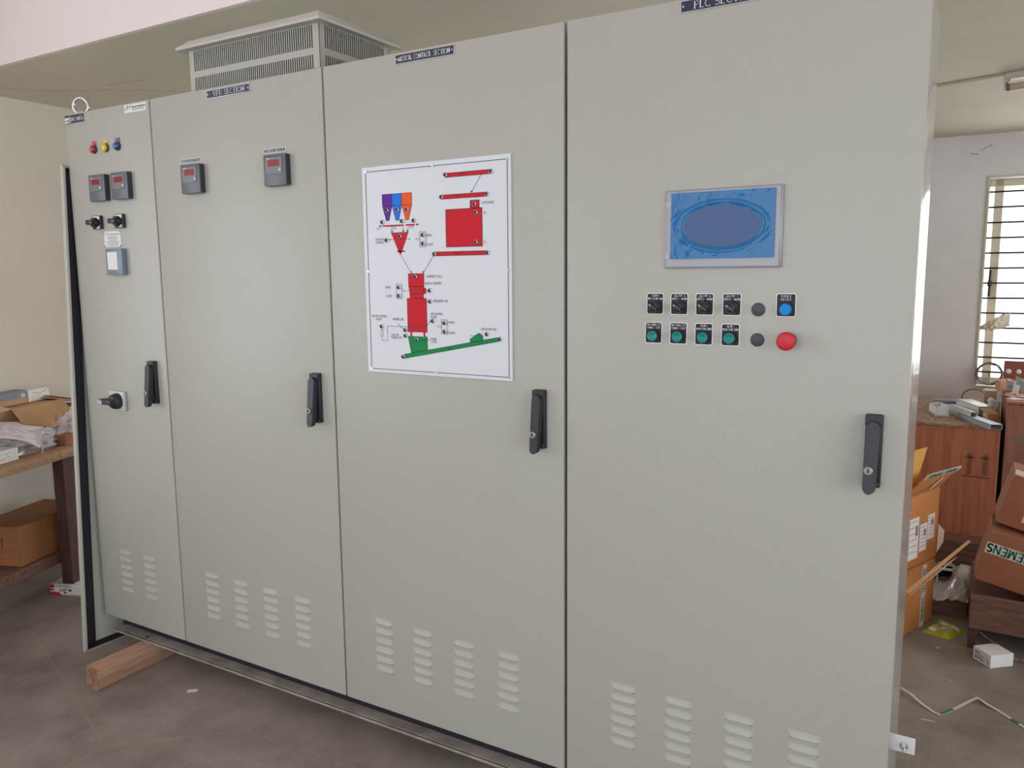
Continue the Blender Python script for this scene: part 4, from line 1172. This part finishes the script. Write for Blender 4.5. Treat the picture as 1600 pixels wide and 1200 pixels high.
# plastic bag caught on the bars
b = MB()
def bagf(u, v):
    x = .915 + .175 * u; w = .012 + .045 * math.sin(min(1, u * 1.15) * PI * .62)
    z = .985 + .060 * u ** 1.1 + w * (v - .5) * 1.7 + .014 * noise.noise(Vector((u * 6, v * 4, 2)))
    return (x, YB - .004 - .03 * math.sin(v * PI) * math.sin(u * PI) + .016 * noise.noise(Vector((u * 9, v * 7, 5))), z)
b.grid(bagf, 30, 14)
tag(b.build('plastic_bag', M['bagwhite'], smooth=25), 'whitish plastic bag caught on the window bars', 'bag')

# big cartons standing beside the right cabinet
dx = Vector((.37, .93, 0)).normalized()
T_ = frame((.669, 1.60, FZ + .001), dx)
def low_extra(o, T):
    b = MB(T); b.box(.285, .318, -.0012, 0, .0, .279); b.build('tape', M['tapew'], o)
    Tt = T @ Matrix(((0, 0, -1, .318), (0, 1, 0, 0), (1, 0, 0, 0), (0, 0, 0, 1)))
    Tt = T @ Matrix(((0, 0, 1, .290), (0, 1, 0, 0), (-1, 0, 0, .26), (0, 0, 0, 1)))
    b = MB(Tt)
    for q in (0, .13): letters(b, 'SIEMENS', q, 0, .022, .105, -.0017, serif=False, weight=2.0)
    b.build('lettering', M['tgreen'], o)
carton('cardboard_carton', 'lower orange carton with green printed tape beside the right cabinet', T_, .40, .40, .285, 'cardo', 'cartons', extra=low_extra)
T_ = frame((.668, 1.62, FZ + .288), dx)
def up_extra(o, T):
    for i, (x0, x1, z0, z1) in enumerate(((.10, .225, .035, .215), (.238, .300, .055, .175), (.307, .365, .095, .205))):
        q = MB(T); q.box(x0, x1, -.0012, 0, z0, z1); lb = q.build('shipping_label', M['label'], o)
        q = MB(T)
        for k in range(6): dashes(q, x0 + .008, x1 - .012, z1 - .014 - k * (z1 - z0 - .02) / 6, .003, -.0017, seed=i * 7 + k)
        q.box(x1 - .028, x1 - .008, -.0018, -.0012, z0 + (z1 - z0) * .55, z0 + (z1 - z0) * .8)
        q.build('print_line', M['ink'], lb)
    q = MB(T); q.slab([(-.05, .0, .316), (.14, -.004, .318), (.160, -.045, .53), (-.05, -.045, .53)], .004); q.build('flap', M['cardy'], o, 'yellow inner flap')
    H = [Vector((.06, -.002, .313)), Vector((.37, -.002, .313)), Vector((.34, -.10, .432)), Vector((.10, -.08, .430))]
    q = MB(T); q.slab(H, .004); f2 = q.build('flap', M['cardo'], o)
    ex_l = (H[2] - H[3]).normalized(); nn_ = (H[1] - H[0]).cross(H[3] - H[0]).normalized(); up_l = nn_.cross(ex_l)
    Tl = T @ Matrix(((ex_l.x, -nn_.x, up_l.x, H[3].x), (ex_l.y, -nn_.y, up_l.y, H[3].y), (ex_l.z, -nn_.z, up_l.z, H[3].z), (0, 0, 0, 1)))
    q = MB(Tl); q.slab([(0, -.001, -.030), (.238, -.001, -.030), (.262, -.001, -.012), (.245, -.001, .006), (.03, -.001, .006), (-.004, -.001, -.006)], .0008); q.build('tape', M['tapew'], f2)
    q = MB(Tl); letters(q, 'SIEMENS', .02, -.024, .020, .10, -.0026, serif=False, weight=2.0); letters(q, 'SIEMENS', .14, -.022, .019, .09, -.0026, serif=False, weight=2.0); q.build('lettering', M['tgreen'], f2)
    q = MB(T); q.slab([(.245, -.075, .392), (.225, -.052, .362), (.235, -.030, .336), (.250, -.030, .336), (.240, -.052, .360), (.255, -.075, .392)], .002); q.build('torn_tape', M['tapew'], o)
    q = MB(T); q.slab([(.395, -.004, .15), (.415, -.022, .12), (.405, -.024, .07), (.393, -.004, .02)], .003); q.build('torn_corner', M['cardpale'], o)
carton('cardboard_carton', 'upper torn orange carton with white shipping labels beside the right cabinet', T_, .40, .38, .312, 'cardo', 'cartons', open_top=True, extra=up_extra)
b = MB(); A_, B_ = Vector((.735, 1.60, .092)), Vector((.957, 1.93, .262))
d1 = (B_ - A_).normalized()
Ts = frame(A_, d1)
b = MB(Ts); b.slab([(0, -.008, 0), (.405, -.005, .003), (.40, .004, .009), (.2, .006, .009), (0, .005, .008)], .004); b.slab([(0, -.008, -.0045), (.26, -.008, -.0045), (.30, -.007, -.010), (.25, -.006, -.013), (0, -.006, -.010)], .003)
tag(b.build('cardboard_strip', M['card']), 'long torn cardboard strip poking out between the two stacked cartons', 'cardboard')

# pallet-like frame with leaning cartons
o = thing('wooden_pallet', 'dark wooden pallet frame on the floor at the right edge', 'pallet', (1.25, 1.95, FZ))
MB().box(.957, 1.75, 1.75, 1.785, -.065, .072, .003, 1).build('front_board', M['pallet'], o)
MB().box(.957, .985, 1.752, 1.80, FZ, -.066, .003, 1).build('leg', M['benchdark'], o)
MB().box(1.70, 1.75, 1.752, 1.80, FZ, -.066, .003, 1).build('leg', M['benchdark'], o)
MB().box(.957, 1.75, 1.80, 2.45, -.02, .0, .003, 1).build('deck_board', M['pallet'], o)
MB().box(.957, 1.75, 2.40, 2.45, FZ, -.021, .003, 1).build('rear_board', M['pallet'], o)
MB().box(.957, .99, 1.801, 2.39, FZ + .02, -.021, .003, 1).build('side_board', M['pallet'], o)
b = MB(); b.box(.72, .95, 2.06, 2.37, FZ, -.073, .003, 1)
tag(b.build('wooden_plank', M['pallet']), 'short brown plank lying behind the yellow green packet', 'plank')
tag(MB().box(.70, 1.045, 2.78, 2.92, FZ, -.02, .003, 1).build('wooden_plank', M['pallet']), 'thick brown board lying against the foot of the reddish crate', 'plank')
a = math.radians(-15)
Tc = Matrix.Translation((.968, 1.90, .075)) @ Matrix.Rotation(-a, 4, 'Y')
def siemens_extra(o, T):
    b = MB(T); b.box(0, .42, -.0012, 0, .125, .172); b.build('tape', M['tapew'], o)
    b = MB(T @ Matrix(((-1, 0, 0, .172), (0, 1, 0, 0), (0, 0, -1, .166), (0, 0, 0, 1))))
    letters(b, 'SIEMENS', 0, 0, .034, .168, -.0018, serif=False, weight=2.0); b.build('lettering', M['tgreen'], o)
Tc = Matrix.Translation((.968, 1.90, .098)) @ Matrix.Rotation(math.radians(13), 4, 'Y')
carton('cardboard_carton', 'tilted brown carton with upside down green lettering on the wooden frame', Tc, .42, .30, .215, 'cardr', 'cartons', extra=siemens_extra)
Tc2 = Matrix.Translation((1.030, 2.0, .326)) @ Matrix.Rotation(math.radians(15), 4, 'Y')
def upc_extra(o, T):
    b = MB(T); b.box(.085, .2, -.0012, 0, .035, .10); b.build('tape', M['tapew'], o)
    b = MB(T); letters(b, 'SIE', .095, .05, .035, .08, -.0017, serif=False, weight=2.0); b.build('lettering', M['tgreen'], o)
    MB(T).slab([(.0, .0, .222), (.12, .0, .222), (.12, .05, .232), (0, .05, .232)], .004).build('flap', M['cardpale'], o)
carton('cardboard_carton', 'dark brown carton leaning on top of the tilted carton at the right edge', Tc2, .36, .26, .22, 'cardr', 'cartons', extra=upc_extra)
# metal junction box, plastic sheet
b = MB(frame((.820, 2.25, -.0715), (1, .05, 0), ez=(0, .12, 1)))
W_, H_, D_ = .066, .088, .06; t = .003
b.box(0, W_, D_ - t, D_, 0, H_, m=1); b.box(0, t, 0, D_, 0, H_); b.box(W_ - t, W_, 0, D_, 0, H_); b.box(0, W_, 0, D_, 0, t); b.box(0, W_, 0, D_, H_ - t, H_); b.box(0, W_, 0, t, H_ - .026, H_ - .014)
tag(b.build('metal_box', [M['galv'], M['dark']]), 'open grey metal box behind the cartons on the plank', 'box')
b = MB()
def sheet(u, v):
    x = .79 + .16 * u + .03 * v; y = 1.99 + .03 * u + .34 * v
    k_ = max(.12, min(1, (u - .25) / .35))
    z = -.066 + .085 * k_ * math.sin(u * PI * .9) * math.sin(v * PI * .55 + .2) + .018 * k_ * noise.noise(Vector((u * 4, v * 4, 1))) + .008 * noise.noise(Vector((u * 9, v * 9, 4)))
    return (x, y, max(z, -.071))
b.grid(sheet, 28, 28)
tag(b.build('plastic_sheet', M['sheetclear'], smooth=20), 'crumpled cloudy plastic sheet heaped in front of the metal box', 'plastic')
# yellow green packet
P4 = [Vector((.787, 1.824, 0)), Vector((.892, 1.785, 0)), Vector((.955, 1.905, 0)), Vector((.850, 1.99, 0))]
b = MB(); T0 = Vector((0, 0, FZ))
def pk(u, v, top=True):
    p = P4[0] * (1 - u) * (1 - v) + P4[1] * u * (1 - v) + P4[2] * u * v + P4[3] * (1 - u) * v
    e = min(1, 6 * min(u, 1 - u, v, 1 - v))
    return (p.x, p.y, FZ + .003 + (.016 + .006 * noise.noise(Vector((u * 3, v * 3, 0)))) * e)
b.grid(pk, 16, 16)
b.slab([tuple(p + Vector((0, 0, FZ + .003))) for p in P4], .0028)
o = tag(b.build('foil_packet', M['ygreen']), 'yellow green foil packet lying on the floor', 'packet')
b = MB()
for u0, u1, v0, v1 in ((.15, .4, .1, .2), (.45, .6, .3, .5), (.6, .85, .35, .45), (.25, .5, .6, .72), (.62, .9, .65, .75), (.7, .8, .1, .28), (.1, .2, .75, .9)):
    P = []
    for q in range(4):
        for v in (v0, v1):
            p = pk(u0 + (u1 - u0) * q / 3, v); P.append((p[0], p[1], p[2] + .0012))
    b.add(P, [(2 * q, 2 * q + 2, 2 * q + 3, 2 * q + 1) for q in range(3)])
b.build('white_print', M['label'], o)
# white box on the floor
ex_ = Vector((.077, .067, 0)).normalized()
T_ = frame((1.039, 1.593, FZ + .0005), ex_)
o = thing('white_carton', 'small white carton on the floor at the right edge', 'box', T_ @ Vector((.05, .04, 0)))
MB(T_).box(0, .102, 0, .092, 0, .052, .0012, 1).build('carton_body', M['whitebox'], o)
b = MB(T_ @ Matrix(((0, -1, 0, 0), (-1, 0, 0, .09), (0, 0, 1, 0), (0, 0, 0, 1))))
b = MB(T_ @ frame((0, .092, 0), (0, -1, 0)))
dashes(b, .012, .034, .036, .004, -.0008, seed=1); dashes(b, .012, .06, .028, .002, -.0008, seed=2); dashes(b, .012, .05, .022, .002, -.0008, seed=3); dashes(b, .012, .06, .014, .004, -.0008, seed=6); b.ribbon([(.07, .026), (.082, .018), (.078, .01)], .003, -.0008)
b.build('print_line', M['blackprint'], o)
# strapping band
P = [(.70, 1.262), (.755, 1.238), (.79, 1.21), (.83, 1.168), (.866, 1.140), (.884, 1.130), (.90, 1.150), (.94, 1.215), (.975, 1.275), (.998, 1.298), (1.03, 1.278), (1.063, 1.259), (1.122, 1.196), (1.15, 1.17)]
o = thing('strapping_band', 'zigzag white and green strapping band on the floor at lower right', 'strap', (.93, 1.22, FZ))
def band(b, pts, w, zf):
    vs = []; n = len(pts)
    for i, p in enumerate(pts):
        a_ = Vector(pts[max(i - 1, 0)]); c_ = Vector(pts[min(i + 1, n - 1)]); t = (c_ - a_).normalized(); q = Vector((-t.y, t.x)) * w / 2
        z = FZ + zf(i)
        vs += [(p[0] - q.x, p[1] - q.y, z), (p[0] + q.x, p[1] + q.y, z), (p[0] - q.x, p[1] - q.y, z + .0012), (p[0] + q.x, p[1] + q.y, z + .0012)]
    fs = []
    for i in range(n - 1):
        a_, c_ = i * 4, i * 4 + 4
        fs += [(a_ + 2, c_ + 2, c_ + 3, a_ + 3), (a_ + 1, c_ + 1, c_, a_), (a_, c_, c_ + 2, a_ + 2), (a_ + 3, c_ + 3, c_ + 1, a_ + 1)]
    b.add(vs, fs)
zf = lambda i: .001 + (.012 if i in (1, 2, 9) else .004 if i in (3, 8, 10) else 0)
b = MB(); band(b, P, .011, zf); b.build('band', M['strap'], o)
b = MB(); band(b, [(.888, 1.136), (.90, 1.152), (.925, 1.192)], .0112, lambda i: .0014); band(b, [(1.005, 1.2965), (1.03, 1.279), (1.05, 1.2665)], .0112, lambda i: .0055 - .0018 * i); band(b, [(1.10, 1.219), (1.122, 1.196)], .0112, lambda i: .0014)
b.build('green_print', M['tgreen'], o)
def scrap(name, lab, p0, p1, w, mt, cat='scrap'):
    b = MB(frame((p0[0], p0[1], FZ + .0008), Vector((p1[0] - p0[0], p1[1] - p0[1], 0)))); L = math.hypot(p1[0] - p0[0], p1[1] - p0[1])
    b.slab([(0, -w / 2, .0022), (L * .9, -w / 2, .0022), (L, 0, .0022), (L * .95, w / 2, .0022), (0, w / 2, .0022)], .002)
    tag(b.build(name, M[mt]), lab, cat)
scrap('wood_splinter', 'pale wood splinter on the floor below the strapping band', (.831, 1.066), (.877, 1.072), .005, 'cardpale', 'splinter')
scrap('paper_scrap', 'thin pale scrap on the floor between strapping band and white carton', (.888, 1.42), (.92, 1.398), .003, 'strap')
scrap('paper_scrap', 'tiny pale scrap on the floor in front of the yellow green packet', (.845, 1.687), (.862, 1.686), .005, 'strap')
scrap('paper_scrap', 'small white paper scrap on the floor in front of the base rail', (-1.542, -.068), (-1.512, -.045), .016, 'paper')
# twigs by the pallet
b = MB(); b.tube([(.99, 1.73, -.06), (1.06, 1.715, -.10), (1.16, 1.70, FZ + .004)], .003, 6)
tag(b.build('wood_stick', M['pallet']), 'thin stick leaning on the wooden frame behind the white carton', 'stick')
b = MB(); b.tube([(.99, 1.738, FZ + .003), (1.05, 1.735, FZ + .003), (1.2, 1.72, FZ + .003)], .0025, 6)
tag(b.build('wood_stick', M['cardpale']), 'pale stick lying along the foot of the wooden frame', 'stick')

# ------------------------------------------------------------------ ceiling lamp and conduit
dl = Vector((.957, -.29, 0))
T_ = frame((.945, 2.70, CZ), dl)
o = thing('tube_light', 'fluorescent tube light on the ceiling at upper right', 'lamp', (1.4, 2.6, CZ - .05))
MB(T_).box(.01, 1.24, -.022, .022, -.032, -.0002, .003, 1).build('batten', M['lampfix'], o)
b = MB(T_)
for x in (.006, 1.235): b.box(x, x + .012, -.016, .016, -.082, -.0002, .003, 1)
b.build('lamp_holder', M['lampfix'], o)
b = MB(T_); b.cyl((.030, 0, -.066), (1.22, 0, -.066), .0165, n=18); b.build('tube', M['tube'], o)
b = MB(T_); b.cyl((.018, 0, -.066), (.034, 0, -.066), .0172, n=18); b.cyl((1.216, 0, -.066), (1.234, 0, -.066), .0172, n=18); b.build('tube_cap', M['tubecap'], o)
b = MB(T_); b.tube([(.04, -.016, -.022), (.028, -.018, -.04), (.016, -.016, -.055)], .0022, 6); b.build('wire', M['cable2'], o)
b = MB(T_); b.box(-.95, .004, -.010, .010, -.014, -.0005, .002, 1)
tag(b.build('conduit', M['lampfix']), 'thin white cable casing on the ceiling running to the tube light', 'conduit')

# ------------------------------------------------------------------ light
def area(name, loc, target, sx, sy, power, col):
    L = bpy.data.lights.new(name, 'AREA'); L.shape = 'RECTANGLE'; L.size = sx; L.size_y = sy; L.energy = power; L.color = col
    o = bpy.data.objects.new(name, L); COL.objects.link(o); o.location = loc
    o.rotation_euler = (Vector(target) - Vector(loc)).to_track_quat('-Z', 'Y').to_euler()
    return o
area('daylight_front', (.25, YF - .35, 1.5), (.25, 0, 1.5), 5.4, 2.3, 12, (1.0, .965, .91))
area('daylight_left', (XL - .4, -2.8, 1.5), (0, -2.8, 1.5), 2.9, 2.0, 29, (1.0, .97, .94))
area('daylight_right', (XR + .4, -2.4, 1.5), (0, -2.4, 1.5), 3.7, 2.0, 36, (.96, .98, 1.0))
area('daylight_back', ((WX0 + WX1) / 2, YB + .75, 1.45), ((WX0 + WX1) / 2, 0, 1.2), 1.9, 2.0, 55, (.97, .98, 1.0))

area('added_fill_right_rear', (XR + .4, 2.3, 1.35), (0, 2.6, 1.2), 2.0, 1.5, 46, (.98, .98, 1.0))  # added fill through the made-up rear opening, brightens crates and back wall
area('added_fill_back_left', ((VX0 + VX1) / 2, YB + .75, 1.45), ((VX0 + VX1) / 2, 0, 1.2), 2.2, 2.0, 190, (.98, .98, .97))  # fill lamp of the added window behind the cabinets

w = bpy.data.worlds.new('World'); scene.world = w; w.use_nodes = True
bg = w.node_tree.nodes['Background']; bg.inputs['Color'].default_value = (.85, .92, 1, 1); bg.inputs['Strength'].default_value = 3.0

# ------------------------------------------------------------------ camera
cd = bpy.data.cameras.new('Camera'); cam = bpy.data.objects.new('Camera', cd); COL.objects.link(cam)
cd.sensor_width = 36; cd.lens = 1245.82 / 1600 * 36; cd.clip_start = .05
r_ = Vector((.86140766, .50783621, -.00890161)); u_ = Vector((-.06151657, .12171108, .99065742)); f_ = Vector((-.50417513, .85281229, -.1360832))
Mx = Matrix.Identity(4)
for i in range(3):
    Mx[i][0] = r_[i]; Mx[i][1] = u_[i]; Mx[i][2] = -f_[i]; Mx[i][3] = (.9327, -1.8522, 1.382)[i]
cam.matrix_world = Mx
scene.camera = cam
vs_ = scene.view_settings
scene.display_settings.display_device = 'sRGB'
vs_.view_transform = 'Standard'; vs_.look = 'None'; vs_.gamma = 1.0; vs_.use_curve_mapping = False; vs_.exposure = -0.12
